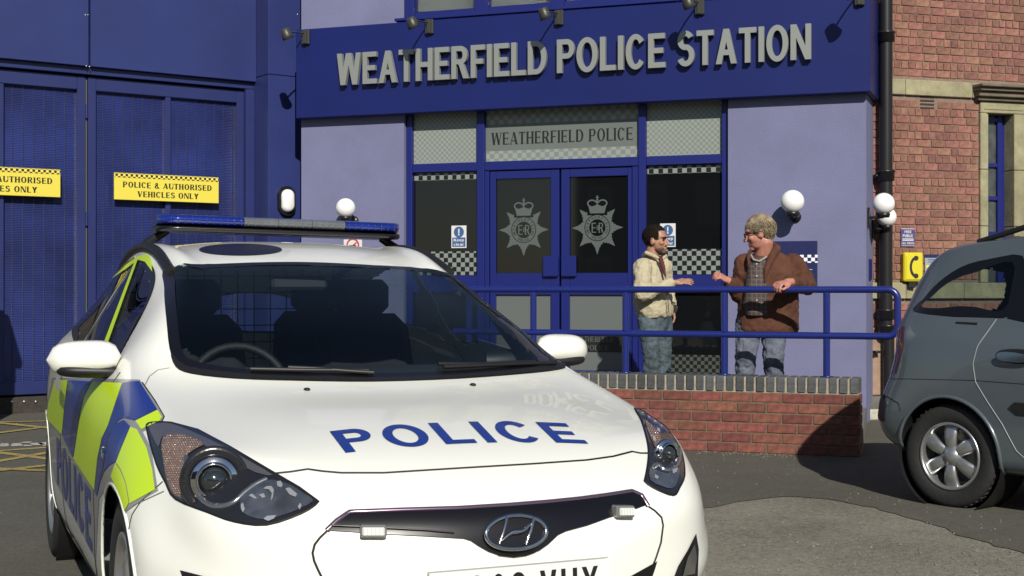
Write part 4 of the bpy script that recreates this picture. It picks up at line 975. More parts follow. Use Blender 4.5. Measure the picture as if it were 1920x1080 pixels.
# ---------------------------------------------------------------- police car
pc_ang = 22.4; PX, PY = 0., 3.61
police = thing('police_car', 'white police car with blue light bar and POLICE across the bonnet', 'car', (PX, PY, 0), R(90+pc_ang))
RG = [
 [(0,0,.56),(.004,.12,.56),(.012,.22,.555),(.017,.27,.535),(.018,.285,.5),(.016,.285,.46),(.014,.275,.43),(.011,.23,.41),(.008,.16,.405),(.005,.08,.40),(.003,0,.40)],
 [(.035,0,.655),(.05,.22,.655),(.105,.46,.655),(.155,.60,.635),(.18,.65,.58),(.18,.655,.5),(.17,.64,.42),(.13,.54,.34),(.09,.38,.30),(.07,.2,.285),(.06,0,.28)],
 [(.15,0,.735),(.175,.27,.737),(.25,.47,.752),(.36,.64,.765),(.43,.755,.725),(.44,.79,.61),(.43,.82,.5),(.42,.81,.38),(.36,.76,.26),(.25,.55,.2),(.15,0,.19)],
 [(.36,0,.812),(.38,.27,.814),(.42,.48,.812),(.50,.66,.812),(.58,.775,.795),(.61,.842,.68),(.61,.875,.55),(.61,.87,.4),(.6,.84,.27),(.6,.6,.19),(.6,0,.19)],
 [(.72,0,.88),(.73,.28,.88),(.76,.50,.872),(.82,.68,.862),(.86,.79,.85),(.88,.875,.75),(.88,.893,.6),(.88,.89,.45),(.88,.87,.29),(.88,.7,.19),(.88,0,.19)],
 [(1.09,0,.938),(1.11,.3,.94),(1.17,.53,.944),(1.27,.70,.952),(1.31,.785,.938),(1.28,.868,.80),(1.28,.886,.62),(1.28,.883,.46),(1.28,.865,.29),(1.28,.7,.19),(1.28,0,.19)],
 [(1.36,0,1.085),(1.38,.30,1.083),(1.44,.53,1.08),(1.53,.672,1.078),(1.60,.80,.965),(1.60,.872,.83),(1.6,.888,.65),(1.6,.885,.48),(1.6,.866,.30),(1.6,.7,.19),(1.6,0,.19)],
 [(1.66,0,1.222),(1.68,.29,1.22),(1.73,.48,1.215),(1.80,.61,1.20),(1.85,.808,.955),(1.85,.876,.85),(1.85,.889,.66),(1.85,.886,.48),(1.85,.866,.30),(1.85,.7,.19),(1.85,0,.19)],
 [(1.94,0,1.332),(1.955,.26,1.328),(1.99,.44,1.318),(2.04,.56,1.30),(2.12,.812,.965),(2.12,.88,.865),(2.12,.89,.67),(2.12,.886,.49),(2.12,.866,.30),(2.12,.7,.19),(2.12,0,.19)],
 [(2.3,0,1.408),(2.3,.26,1.404),(2.32,.46,1.39),(2.34,.575,1.355),(2.4,.815,.975),(2.4,.882,.875),(2.4,.89,.68),(2.4,.886,.5),(2.4,.866,.30),(2.4,.7,.19),(2.4,0,.19)],
 [(2.8,0,1.445),(2.8,.27,1.44),(2.8,.475,1.42),(2.8,.58,1.375),(2.8,.815,.99),(2.8,.882,.89),(2.8,.89,.69),(2.8,.887,.5),(2.8,.868,.30),(2.8,.7,.19),(2.8,0,.19)],
 [(3.3,0,1.437),(3.3,.27,1.43),(3.3,.46,1.405),(3.3,.56,1.35),(3.28,.80,1.02),(3.25,.875,.92),(3.25,.89,.71),(3.25,.888,.51),(3.25,.872,.31),(3.25,.7,.2),(3.25,0,.2)],
 [(3.72,0,1.37),(3.72,.27,1.362),(3.71,.44,1.34),(3.69,.54,1.27),(3.66,.74,1.06),(3.62,.84,.95),(3.62,.875,.73),(3.62,.878,.52),(3.62,.865,.32),(3.62,.7,.2),(3.62,0,.2)],
 [(3.98,0,1.22),(3.98,.25,1.215),(3.96,.42,1.19),(3.94,.53,1.13),(3.94,.66,1.03),(3.94,.76,.95),(3.95,.81,.76),(3.97,.82,.55),(3.97,.80,.36),(3.95,.62,.24),(3.95,0,.23)],
 [(4.17,0,1.0),(4.17,.22,1.0),(4.15,.42,.99),(4.13,.53,.96),(4.12,.60,.92),(4.13,.66,.85),(4.16,.70,.73),(4.2,.71,.57),(4.19,.68,.42),(4.14,.52,.30),(4.13,0,.28)],
 [(4.24,0,.84),(4.24,.14,.84),(4.235,.26,.83),(4.23,.34,.80),(4.23,.38,.75),(4.23,.39,.68),(4.24,.385,.6),(4.25,.36,.52),(4.25,.28,.46),(4.24,.14,.43),(4.24,0,.42)],
]
PS = Shell(RG, 4); pcar = Car(PS, PX, PY, 90+pc_ang, police)
WSC = spline([(316,503),(420,497),(560,494),(700,500),(830,512),(905,565),(985,628),(1052,682),(1000,694),(860,706),(705,711),(560,710),(440,703),(350,690),(322,668),(313,600),(310,540)], 4)
def hits(px): return [pcar.pix(*p)[0] for p in px]
WST = [(h.x, h.y) for h in hits(WSC) if h is not None]
WSTs = [(1.5+(x-1.5)*.955, y*.972) for x, y in WST]
SWF = spline([(1.72,.985),(1.8,1.07),(1.95,1.185),(2.1,1.275),(2.25,1.325),(2.45,1.35),(2.62,1.358),(2.63,1.2),(2.64,1.0),(2.4,.99),(2.1,.983)], 3)
SWR = spline([(2.72,1.005),(2.71,1.2),(2.70,1.36),(2.95,1.352),(3.2,1.325),(3.4,1.27),(3.55,1.19),(3.62,1.12),(3.5,1.07),(3.2,1.04),(2.95,1.02)], 3)
RWN = spline([(-.42,1.19),(-.2,1.235),(0,1.24),(.2,1.235),(.42,1.19),(.5,1.07),(.44,1.0),(0,.985),(-.44,1.0),(-.5,1.07)], 4)
def grow(p, k):
    cx = sum(q[0] for q in p)/len(p); cy = sum(q[1] for q in p)/len(p); out = []
    for x, y in p:
        d = math.hypot(x-cx, y-cy); out.append((cx+(x-cx)*(d+k)/d, cy+(y-cy)*(d+k)/d))
    return out
SWFs, SWRs, RWs = grow(SWF, -.025), grow(SWR, -.025), grow(RWN, -.03)
HL = spline([(275,800),(279,794),(300,792),(321,793)], 3, False)[:-1]+[(321,793),(370,806),(430,838),(515,888),(560,914),(597,941)]+spline([(597,943),(565,963),(500,984),(440,978),(390,960),(330,935),(312,905),(294,868),(275,805)], 3, False)[1:-1]
HRr = [(1190,766)]+spline([(1190,768),(1203,790),(1213,825),(1216,852),(1213,880),(1208,903)], 3, False)[1:]+spline([(1208,905),(1232,919),(1262,929),(1273,915),(1283,890),(1278,850),(1263,822),(1240,793),(1215,775),(1192,767)], 3, False)[1:-1]
HLc = [(h.y, h.z) for h in hits(HL) if h is not None]; HRc = [(h.y, h.z) for h in hits(HRr) if h is not None]
SEAM = mat('seam_black', (.004, .004, .004), .6); YFL = mat('fluorescent_yellow', (.56, .78, .006), .35, coat=.2); LBL = mat('livery_blue', (.012, .04, .27), .35, coat=.2)
SILV = mat('livery_silver', (.32, .33, .34), .3, coat=.4); GLOSSB = mat('gloss_black', (.006, .005, .007), .3, coat=.25); CHROME = mat('chrome', (.6, .61, .63), .08, metal=1.)
WSG = thin_glass('windscreen_glass', (.64, .70, .72), 1.5); SDG = thin_glass('side_glass', (.6, .66, .66), 1.5); LENS = thin_glass('lamp_lens', (.92, .93, .94), 1.45)
INT = mat('cabin_trim', (.04, .042, .046), .6); SEAT = mat('seat_cloth', (.022, .023, .028), .9)
def cut_pc(c):
    if c.x < 2.3 and c.z > .93 and abs(c.y) < .75 and inpoly((c.x, c.y), WSTs): return True
    if abs(c.y) > .4 and c.z > .95 and 1.6 < c.x < 3.8 and (inpoly((c.x, c.z), SWFs) or inpoly((c.x, c.z), SWRs)): return True
    if c.x > 3.7 and c.z > .9 and inpoly((c.y, c.z), RWs): return True
    return False
body = shell_object(pcar, 'body', WPAINT, police, cut_pc, [(.88, .316, .352), (3.53, .316, .352)])
# windscreen, black border, other windows
D = pcar.drape
o = D('windscreen', WSG, [grow(WST, .0)], 'top', .004, .05)
inner = [(1.53+(x-1.53)*.955, y*.955) for x, y in WST]
D('windscreen_border', GLOSSB, [WST], 'top', .0065, .03, holes=[[(1.5+(x-1.5)*.92, y*.945) for x, y in WST]], parent=o, step=.03)
cowl = [(322,664),(350,690),(440,703),(560,710),(705,712),(860,706),(1000,692),(1048,676),(1058,686),(1056,693),(1000,701),(860,712),(705,717.5),(560,716),(440,712),(360,703),(330,690)]
D('cowl', DARKP, [spline(cowl, 3)], 'cam', .009, 9, step=6)
for mir, md in ((False, 'side'), (True, 'sideL')):
    for nm, sw in (('front', SWF), ('rear', SWR)):
        g = D('side_window', SDG, [sw], 'side', .003, .05, mirror=mir)
        D('window_border', GLOSSB, [sw], 'side', .005, .03, holes=[grow(sw, -.028)], parent=g, mirror=mir)
g = D('rear_window', SDG, [RWN], 'rear', .003, .05); D('window_border', GLOSSB, [RWN], 'rear', .005, .03, holes=[grow(RWN, -.045)], parent=g)
# black pillar between the side windows + weather strips
for mir in (False, True):
    D('pillar_trim', GLOSSB, [[(1.66,.972),(2.0,.972),(2.66,.985),(3.5,1.055),(3.5,1.066),(2.95,1.018),(2.66,.998),(2.0,.988)]], 'side', .0045, .03, mirror=mir)
    D('sail_panel', GLOSSB, [[(1.6,.975),(1.93,.978),(1.93,1.155),(1.8,1.07),(1.68,1.0)]], 'side', .007, .03, mirror=mir)
# livery on the car's right side, drawn in the side view and laid on the body
def liv(name, m, polys, off, mir=False, step=None):
    for mm in ((False, True) if mir else (False,)): D(name, m, polys, 'cam', off, 7, step=5, mirror=mm)
def archclip(pts): return pts
LV = [('y', [(104,712),(128,713),(123,750),(117,815),(87,783),(92,755)]),
 ('b', [(128.5,713),(173,716),(158,745),(152,770),(138,858),(117.8,816),(124,750)]),
 ('y', [(174,716),(230,719),(217,757),(203,800),(192,822),(184,860),(178,919),(139,860),(153,770),(159,745)]),
 ('b', [(231,719),(245,716),(262,716),(295,769),(254,789),(232,784),(222,790),(205,818),(196,868),(183,930),(179,922),(185,860),(193,822),(204,800),(218,757)]),
 ('y', [(295.5,770),(304,783),(300,790),(266,806),(255,790)]),
 ('b', [(206,820),(212,804),(222,793),(234,788),(245,800),(228,840),(218,866),(206,872),(196,884),(189,905),(184,928),(197,868)]),
 ('y', [(246,801),(258,806),(276,840),(287,880),(292,918),(270,930),(245,944),(238,905),(228,880),(219,867),(229,841)]),
 ('y', [(218,868),(227,882),(237,906),(243,943),(233,962),(225,930),(214,903),(209,893)])]
def stepped(p): return p
liv('livery_backing', SILV, [[(98,708),(262,712),(300,768),(308,782),(303,792),(268,810),(284,840),(297,920),(246,950),(232,968),(222,930),(205,905),(186,935),(180,1050),(103,900),(82,800),(84,782),(92,740)]], .0012)
LV += [('y', [(213,524),(240,498),(262,483),(279,478),(286,488),(289,512),(284,505),(275,493),(262,489),(245,502)]), ('y', [(262,487),(257,489),(197,648),(204,650)])]
for k_, (c, p) in enumerate(LV): liv('livery_block', YFL if c == 'y' else LBL, [p], .003 if k_ < 8 else .009)
hq = homog([(108,905),(174,1036),(171,922),(107,818)])
for g_ in text_polys('POLICE', 0, 1, 0, 1, t=.26, h=.17, gap=.12, per=True):
    D('livery_letter', LBL, [[hq(u, v) for u, v in resample(p, .12)] for p in g_], 'cam', .003, 40, step=8)
# door and panel seams
L = pcar.line
for mm in (False, True):
    L('door_seam', SEAM, [(1.5,.96),(1.46,.86),(1.43,.7),(1.44,.45),(1.5,.3),(1.62,.24),(2.5,.235),(2.62,.3),(2.66,.5),(2.68,.8),(2.68,.99)], 'side', .0028, step=.03, mirror=mm)
    L('door_seam', SEAM, [(2.62,.235),(3.05,.24),(3.14,.36),(3.2,.5),(3.32,.66),(3.5,.78),(3.6,.95),(3.62,1.1)], 'side', .0028, step=.03, mirror=mm)
    L('wing_seam', SEAM, [(.53,.72),(.6,.66),(.63,.62),(.64,.55)], 'side', .002, step=.02, mirror=mm)
    D('door_handle', WPAINT, [[(2.38,.83),(2.58,.84),(2.6,.865),(2.58,.885),(2.38,.875),(2.36,.85)]], 'side', .03, .03, mirror=mm)
    D('door_handle_shadow', DARKP, [[(2.36,.815),(2.60,.825),(2.61,.865),(2.60,.895),(2.36,.885),(2.34,.85)]], 'side', .004, .03, mirror=mm) if False else None
    D('side_sill', mat('sill_grey', (.5, .5, .48), .4), [[(1.28,.2),(3.12,.2),(3.14,.245),(1.26,.24)]], 'side', .008, .04, mirror=mm)
L('bonnet_seam', SEAM, [(515,888),(545,885),(577,880),(605,884),(640,887),(720,887),(865,878),(1000,870),(1100,863),(1150,856),(1185,847),(1200,850),(1216,850)], 'cam', .0036, step=10)
L('bonnet_seam', SEAM, [(303,792),(308,781),(290,750),(267,717)], 'cam', .0022, step=6)
L('bonnet_seam', mat('pillar_seam', (.25, .25, .23), .5), [(272,722),(280,706),(296,694),(318,690)], 'cam', .002, step=6)
L('bumper_seam', mat('pillar_seam', (.25, .25, .23), .5), [(232,962),(258,944),(308,921)], 'cam', .002, step=6)
# wheel-arch lips and liners
for (cx, cz) in ((.88, .316), (3.53, .316)):
    for sg in (1, -1):
        P = []
        for i in range(33):
            a = R(-20+220*i/32); q, n = pcar.sh.cast((cx+.356*math.cos(a), 3*sg, cz+.356*math.sin(a)), (0, -sg, 0))
            if q is not None: P.append(q)
        MB().tube(P, .005, 8).obj('arch_lip', WPAINT, police)
        k = MB(); k.lathe([(.36, -.28), (.36, -.01)], 40, (0, 0, 0), 'y'); k.lathe([(.36, -.28), (.001, -.28)], 40, (0, 0, 0), 'y')
        ln = k.obj('arch_liner', DARKP, police); ln.location = (cx, sg*.865 if sg > 0 else -.865, cz); ln.rotation_euler = (0, 0, 0 if sg > 0 else math.pi); ln.scale = (.985, .93, .985)
for (cx) in (.88, 3.53):
    for sg in (1, -1): wheel(police, cx, sg*.868, .316, .212, .205, 5, sg, .034, True)
MB().box(.3, 4.0, -.6, .6, .17, .24).obj('underbody', DARKP, police)
# bonnet word
hb = homog([(648,850),(1103,833),(1062,795),(618,810)])
def bow(u, v): x, y = hb(u, v); return (x, y-9.5*4*u*(1-u)*1.0)
for g_ in text_polys('POLICE', 0, 1, 0, 1, t=.19, h=.17, gap=.2, per=True):
    D('bonnet_letter', LBL, [[bow(u, v) for u, v in resample(p, .06)] for p in g_], 'cam', .0025, 14, step=7)
# grille
gr = [(655,961),(760,958),(860,955),(956,949),(1030,943),(1088,937),(1140,930),(1184,923),(1200,930),(1212,947),(1176,960),(1140,971),(1101,985),(1060,996),(1045,1003),(1027,1020),(1010,1032),(985,1041),(962,1044),(935,1041),(915,1034),(897,1024),(882,1014),(869,1010),(804,1006),(722,1002),(660,998),(613,995),(630,978)]
G = D('grille', GLOSSB, [gr], 'cam', .006, 9, step=6)
L('grille_trim', mat('dark_chrome', (.22, .15, .22), .25, metal=.7), [(613,995),(632,977),(656,961),(760,957),(860,954),(956,948),(1030,942),(1088,936),(1140,929),(1184,922),(1202,930),(1214,950)], 'cam', .0075, .002, step=8, parent=G)
for z_ in (0,): 
    L('grille_bar', mat('dark_chrome2', (.1, .1, .1), .3, metal=.7), [(622,988),(680,990),(740,993),(800,996),(850,1000)], 'cam', .002, .012, step=8, parent=G)
L('bumper_opening_seam', SEAM, [(615,994),(600,1008),(590,1021),(586,1037),(589,1052),(596,1068),(603,1082),(612,1100)], 'cam', .0032, step=6)
L('bumper_opening_seam', SEAM, [(1210,946),(1228,958),(1240,970),(1243,985),(1239,1017),(1230,1045),(1218,1075),(1200,1100)], 'cam', .0032, step=6)
D('lower_intake', GLOSSB, [[(1230,1052),(1226,1066),(1214,1100),(1150,1130),(1176,1082)]], 'cam', .005, 9, step=6)
D('lower_intake', GLOSSB, [[(340,1069),(400,1084),(470,1110),(360,1120)]], 'cam', .005, 9, step=6)
# fog lamp corner (right of picture) and its partner
f1 = D('fog_lamp_recess', DARKP, [[(1303,1000),(1308,1030),(1306,1080),(1298,1100),(1255,1100),(1270,1060),(1288,1030)]], 'cam', .004, 6, step=5)
D('fog_lamp', mat('lamp_chrome', (.5, .5, .5), .15, metal=.9), [[(1298,1020),(1302,1045),(1298,1075),(1276,1080),(1285,1045)]], 'cam', .008, 6, step=5, parent=f1)
# badge
def ell(cx, cy, rx, ry, n=36, rot=-3): return [(cx+rx*math.cos(2*math.pi*i/n)*1.0, cy+ry*math.sin(2*math.pi*i/n)+math.tan(R(rot))*rx*math.cos(2*math.pi*i/n)) for i in range(n)]
bd = D('badge_plate', GLOSSB, [ell(962, 1001, 55, 28)], 'cam', .018, 9, step=6)
q = [pcar.pix(*p) for p in ell(962, 1001, 55.5, 28.5, 40)]
MB().tube([h+n*.02 for h, n in q if h is not None], .0062, 8, closed=True).obj('badge_ring', CHROME, bd)
def stroke(name, p, r):
    q = [pcar.pix(*a) for a in spline(p, 4, False)]; q = [h+n*.024 for h, n in q if h is not None]
    rr_ = [r[0]+(r[1]-r[0])*min(1, abs(2*i/(len(q)-1)-1)*1.0) for i in range(len(q))] if isinstance(r, tuple) else r
    MB().tube(q, rr_, 8).obj(name, CHROME, bd)
stroke('badge_stroke', [(945,976),(941,990),(935,1008),(930,1021)], .0042); stroke('badge_stroke', [(994,977),(990,992),(984,1008),(979,1022)], .0042)
stroke('badge_stroke', [(934,1016),(950,1003),(962,1000),(975,997),(991,984)], (.0075, .003))
# strobe lamps in the grille
def strobe(px, py, w, h):
    c, n = pcar.pix(px, py); a, _ = pcar.pix(px-w/2, py); b_, _ = pcar.pix(px+w/2, py)
    if a is None or b_ is None: return
    u = (b_-a).normalized(); n = Vector((n.x, n.y, 0)).normalized(); up = Vector((0, 0, 1)); W2 = (b_-a).length/2; H2 = h/2/F*c.x*0+h/2*.00158
    M4 = Matrix((u, n, up)).transposed()
    def bx(nm, m, hw, hh, d0, d1, par_):
        k = MB().box(-hw, hw, d0, d1, -hh, hh, .004); k.v = [tuple(c+M4 @ Vector(v)) for v in k.v]; return k.obj(nm, m, par_)
    s_ = bx('strobe_lamp', mat('strobe_body', (.35, .36, .34), .2, metal=.5), W2, H2, .0, .028, police)
    bx('strobe_lens', mat('clear_lens', (.7, .72, .7), .1, spec=.8), W2*.86, H2*.7, .0285, .036, s_)
    for i in range(-2, 3):
        k = MB().box(W2*.3*i-.0035, W2*.3*i+.0035, .0365, .038, -H2*.5, H2*.5); k.v = [tuple(c+M4 @ Vector(v)) for v in k.v]; k.obj('strobe_bead', mat('white_lamp_glass', (.75, .75, .7), .1, emit=None), s_)
strobe(699, 993, 50, 20); strobe(1162, 957, 34, 20)
# number plate
hp = homog([(806,1158),(1136,1128),(1134,1045),(802,1073)])
np_ = D('number_plate', mat('plate_white', (.72, .73, .72), .3), [[hp(*p) for p in resample(rect(0, 0, 1, 1), .1)]], 'cam', .016, 12, step=8)
D('plate_edge', mat('plate_grey', (.4, .4, .4), .4), [[hp(*p) for p in resample(rect(-.006, -.02, 1.006, 1.02), .1)]], 'cam', .008, 12, step=8, parent=np_)
for g_ in text_polys('DG02', .08, .53, .12, .86, t=.2, h=.14, gap=.22, per=True)+text_polys('VUX', .61, .94, .12, .86, t=.2, h=.14, gap=.22, per=True):
    D('plate_letter', INK, [[hp(u, v) for u, v in resample(p, .1)] for p in g_], 'cam', .0175, 14, step=8, parent=np_)
# headlights: dark housing on the body, internals, lens cover
HOUS = mat('lamp_housing', (.018, .018, .022), .22, coat=.7); AMB = mat('amber_reflector', (.22, .15, .125), .25, metal=.5); REFL = facets(mat('lamp_reflector', (.36, .375, .39), .2, metal=.9, var=.25, vscale=14), 12, .35); BEAD = mat('amber_bead', (.62, .48, .42), .1, metal=.7); SPARK = mat('glint_chrome', (.85, .86, .88), .12, metal=.7)
HGR = mat('lamp_bezel', (.27, .27, .29), .25, metal=.7)
def xf_poly(p, src, dst): return p
def lamp(HP, amber, refl, crv, cxy, rx, ry, nm, bezel, r=.046, sparks=()):
    h_ = D('headlight', HOUS, [HP], 'cam', .003, 8, step=5)
    if bezel: D('bezel', HGR, [bezel], 'cam', .0045, 8, step=5, parent=h_)
    if amber: D('indicator', AMB, [amber], 'cam', .0055, 6, step=4, parent=h_)
    if refl: D('reflector', REFL, [refl], 'cam', .0055, 6, step=4, parent=h_)
    if crv: L('light_guide', mat('satin_chrome', (.4, .41, .42), .22, metal=.9), crv, 'cam', .0085, .001, step=5, parent=h_)
    bd_ = MB()
    x0, x1 = min(p[0] for p in amber), max(p[0] for p in amber); y0, y1 = min(p[1] for p in amber), max(p[1] for p in amber); rg = random.Random(2)
    yy = y0; k_ = 0
    while yy < y1:
        xx = x0+(2.2 if k_ % 2 else 0)
        while xx < x1:
            if inpoly((xx, yy), grow(amber, -2)):
                h__, n__ = pcar.pix(xx, yy)
                if h__ is not None: bd_.ball(tuple(h__+n__*.006), rg.uniform(.0016, .0034), 6)
            xx += 4.4
        yy += 4.2; k_ += 1
    tag(bd_.obj('indicator_beads', BEAD, h_), kind='stuff')
    for sp in sparks: D('painted_glint', SPARK, [sp], 'cam', .008, 5, step=4, parent=h_)  # glints of the reflector laid on as bright patches
    c, n = pcar.pix(*cxy)
    a, _ = pcar.pix(cxy[0]-rx, cxy[1]); fwd = Vector((-1, .18 if c.y > 0 else -.18, .0)).normalized()
    k = MB().lathe([(r*1.35, .0), (r*1.3, .012), (r*1.06, .006), (r, .018), (r*.93, .022), (r*.86, .014), (r*.84, -.01)], 36)
    q = fwd.to_track_quat('Z', 'Y').to_matrix()
    cc = c+n*.004
    def place(k): k.v = [tuple(cc+q @ Vector(v)) for v in k.v]; return k
    place(k).obj('projector_ring', CHROME, h_)
    k = MB().lathe([(r*.86, .0), (r*.7, .018), (r*.45, .028), (r*.2, .033), (.001, .034)], 36); place(k).obj('projector_lens', mat('projector_glass', (.02, .025, .028), .05, spec=.9, coat=1.), h_)
    k = MB().lathe([(r*1.95, -.004), (r*1.9, .004), (r*1.4, .001), (r*1.36, -.006)], 36); place(k).obj('projector_bezel', HOUS, h_) if bezel else None
    L('headlight_edge', SEAM, HP, 'cam', .0035, .001, step=6, closed=True, parent=h_)
    return h_
amb = spline([(306,826),(311,819),(330,816),(352,819),(368,826),(384,835),(372,842),(356,852),(350,864),(349,885),(352,905),(360,925),(370,943),(350,938),(332,930),(322,918),(314,895),(309,868),(305,842)], 2)
rfl = spline([(455,930),(470,915),(500,903),(520,904),(545,912),(570,928),(588,941),(560,957),(530,968),(500,975),(470,970),(452,955)], 2)
crv = spline([(349,858),(352,890),(361,915),(378,936),(400,949),(424,948),(442,940),(458,925),(478,910),(500,899)], 3, False)
bez = spline([(281,800),(300,796),(322,797),(368,815),(420,840),(470,868),(512,893),(480,888),(430,862),(384,838),(350,824),(312,818),(303,826),(299,840),(288,820)], 2)
o7 = lambda P: [(260+x/4.5, 760+y/4.5) for x, y in P]
lamp(HL, amb, rfl, crv, (403,902), 28, 28, 'headlight', bez, sparks=[o7(p) for p in ([(1168,662),(1200,655),(1220,690),(1205,712),(1175,700)], [(1055,720),(1085,700),(1125,700),(1145,730),(1135,800),(1120,820),(1128,760),(1105,728)], [(1240,720),(1275,712),(1340,765),(1325,790),(1275,770)], [(1060,968),(1090,945),(1165,940),(1150,965),(1100,985)], [(935,775),(965,762),(1005,800),(985,805),(960,790)], [(872,850),(890,835),(905,890),(890,915),(875,890)], [(1345,870),(1365,840),(1378,860),(1362,895)], [(1020,770),(1060,760),(1075,790),(1050,800)])])
amb2 = spline([(1210,790),(1222,800),(1236,815),(1238,835),(1230,845),(1222,830),(1214,810)], 2)
rfl2 = spline([(1217,880),(1230,884),(1250,890),(1272,880),(1268,905),(1258,918),(1238,913),(1218,903)], 2)
crv2 = spline([(1274,845),(1272,868),(1262,880),(1246,882),(1232,872),(1222,880)], 3, False)
lamp(HRr, amb2, rfl2, crv2, (1247,853), 20, 26, 'headlight', None, .033, sparks=[[(1222,820),(1227,823),(1228,832),(1223,830)], [(1231,806),(1236,808),(1236,814),(1231,812)], [(1258,884),(1268,880),(1266,888),(1259,892)], [(1226,893),(1233,897),(1230,902),(1225,899)]])
L('side_marker', CHROME, [(195,842),(197,848),(197,855)], 'cam', .012, .002, parent=police)
# roof marker, roof rails
D('roof_marker', mat('roof_marker_black', (.012, .011, .02), .3), [[(h.x, h.y) for h in hits(ell(451, 469, 78, 11, 32, 0)) if h is not None]], 'top', .003, .06)
for sg in (1, -1):
    P = []
    for i in range(24):
        x = 2.0+1.75*i/23; y = sg*(.548-.03*max(0, (x-3.2))); q, n = pcar.sh.cast((x, y, 3), (0, 0, -1))
        if q is not None: P.append(q+n*.006)
    MB().tube(P, .021, 8).obj('roof_rail', DARKP, police)
# mirrors
def mirror(sg):
    c = Vector((1.64, sg*.895, 1.003)); m_ = None; k = MB(); n = 20; rows = 12; vs = []
    for i in range(rows+1):
        t = i/rows; y = -.12+.24*t     # along the width, outwards
        hh = .064*(1-abs(2*t-1)**4)**.5*(.85+.3*t-.25*t*t); dd = .085*(1-abs(2*t-1)**3)**.5*(1.05-.25*t)
        for j in range(n):
            a = 2*math.pi*j/n; dx = -math.cos(a)*dd if math.cos(a) > 0 else -math.cos(a)*dd*.35
            vs.append((c.x+dx+.05*t, c.y+sg*y, c.z+.006-.012*t+math.sin(a)*max(hh, .002)))
    k.add(vs, [(i*n+j, i*n+(j+1) % n, (i+1)*n+(j+1) % n, (i+1)*n+j) for i in range(rows) for j in range(n)], True)
    k.add(vs[:n], [tuple(range(n))]).add(vs[-n:], [tuple(range(n))])
    sh_ = k.obj('wing_mirror', WPAINT, police)
    b = MB(); vs = []
    for i in range(rows+1):
        t = i/rows; y = -.15+.25*t; hh = .035*(1-abs(2*t-1)**4)**.5; dd = .075*(1-abs(2*t-1)**4)**.5
        for j in range(12):
            a = 2*math.pi*j/12; vs.append((c.x+.005-math.cos(a)*dd+.03*t, c.y+sg*y, c.z-.048+.01*t+math.sin(a)*hh*.75))
    b.add(vs, [(i*12+j, i*12+(j+1) % 12, (i+1)*12+(j+1) % 12, (i+1)*12+j) for i in range(rows) for j in range(12)], True); b.add(vs[:12], [tuple(range(12))]).add(vs[-12:], [tuple(range(12))])
    b.obj('mirror_base', DARKP, sh_)
    MB().tube([(c.x+.05, sg*.80, c.z-.055), (c.x+.05, sg*.70, c.z-.045), (c.x+.08, sg*.6, c.z-.05)], [.032, .05, .05], 10).obj('mirror_arm', DARKP, sh_)
    MB().lathe([(.058, 0), (.001, .002)], 20, (c.x+.035, c.y, c.z), 'x').obj('mirror_glass', CHROME, sh_)
mirror(1); mirror(-1)
# wipers
def wiper(p, r=.0045):
    q = [pcar.pix(*a) for a in p]; q = [h+n*.016 for h, n in q if h is not None]
    w_ = MB().tube(q, .008, 6).obj('wiper', DARKP, police); return w_
wiper([(1040,688),(960,690),(880,694),(830,696)]); wiper([(700,707),(640,703),(590,699),(540,697)]); wiper([(820,690),(900,691),(1000,686)]); wiper([(470,700),(560,702),(690,703)])
for y_ in (.28, -.28): 
    h, n_ = PS.cast((1.02, y_, 3), (0, 0, -1)); MB().ball(tuple(h+n_*.002), .012, 10, (1.3, .9, .5)).obj('washer_jet', DARKP, police)
# light bar
BLG = mat('blue_lens', (.006, .018, .2), .08, spec=.8, coat=1., var=.2, vscale=12); CLG = mat('clear_bar_lens', (.13, .14, .16), .12, spec=.8, coat=.8, var=.15, vscale=12)
lx = 2.8; YL_, YR_ = .50, -.575; ZL_, ZR_ = 1.494, 1.472
lb = bpy.data.objects.new('light_bar', None); COL.objects.link(lb); lb.parent = police; lb.location = (lx, (YL_+YR_)/2, (ZL_+ZR_)/2); lb.rotation_euler = (math.atan2(ZL_-ZR_, YL_-YR_), 0, 0); HWD = (YL_-YR_)/2
def barseg(y0, y1, hx, hz0, hz1, name, m, rnd0=False, rnd1=False, bev=.012):
    n = 10; prof = []
    for i in range(16):
        a = 2*math.pi*i/16; cx, cz = math.cos(a), math.sin(a); prof.append((hx*(abs(cx)**.6)*(1 if cx > 0 else -1), (hz0+hz1)/2+(hz1-hz0)/2*(abs(cz)**.55)*(1 if cz > 0 else -1)))
    ys = [(y0, 1.)]
    if rnd0: ys = [(y0, .45), (y0+.012, .75), (y0+.04, .95), (y0+.09, 1.)]
    if rnd1: ys += [(y1-.09, 1.), (y1-.04, .95), (y1-.012, .75), (y1, .45)]
    else: ys += [(y1, 1.)]
    vs = [(x*s_, y, z) for y, s_ in ys for x, z in prof]; k = MB().add(vs, [(i*16+j, i*16+(j+1) % 16, (i+1)*16+(j+1) % 16, (i+1)*16+j) for i in range(len(ys)-1) for j in range(16)], True)
    k.add(vs[:16], [tuple(range(16))]).add(vs[-16:], [tuple(range(16))]); return k.obj(name, m, lb)
barseg(-HWD, HWD, .155, -.012, .014, 'bar_base', GLOSSB, True, True)
barseg(-HWD+.004, -HWD+.27, .15, .014, .063, 'blue_lens', BLG, True, False); barseg(HWD-.355, HWD-.004, .15, .014, .063, 'blue_lens', BLG, False, True)
q0, q1 = -HWD+.272, HWD-.357
for i in range(3): barseg(q0+(q1-q0)*i/3+.001, q0+(q1-q0)*(i+1)/3-.001, .15, .014, .063, 'clear_lens', CLG)
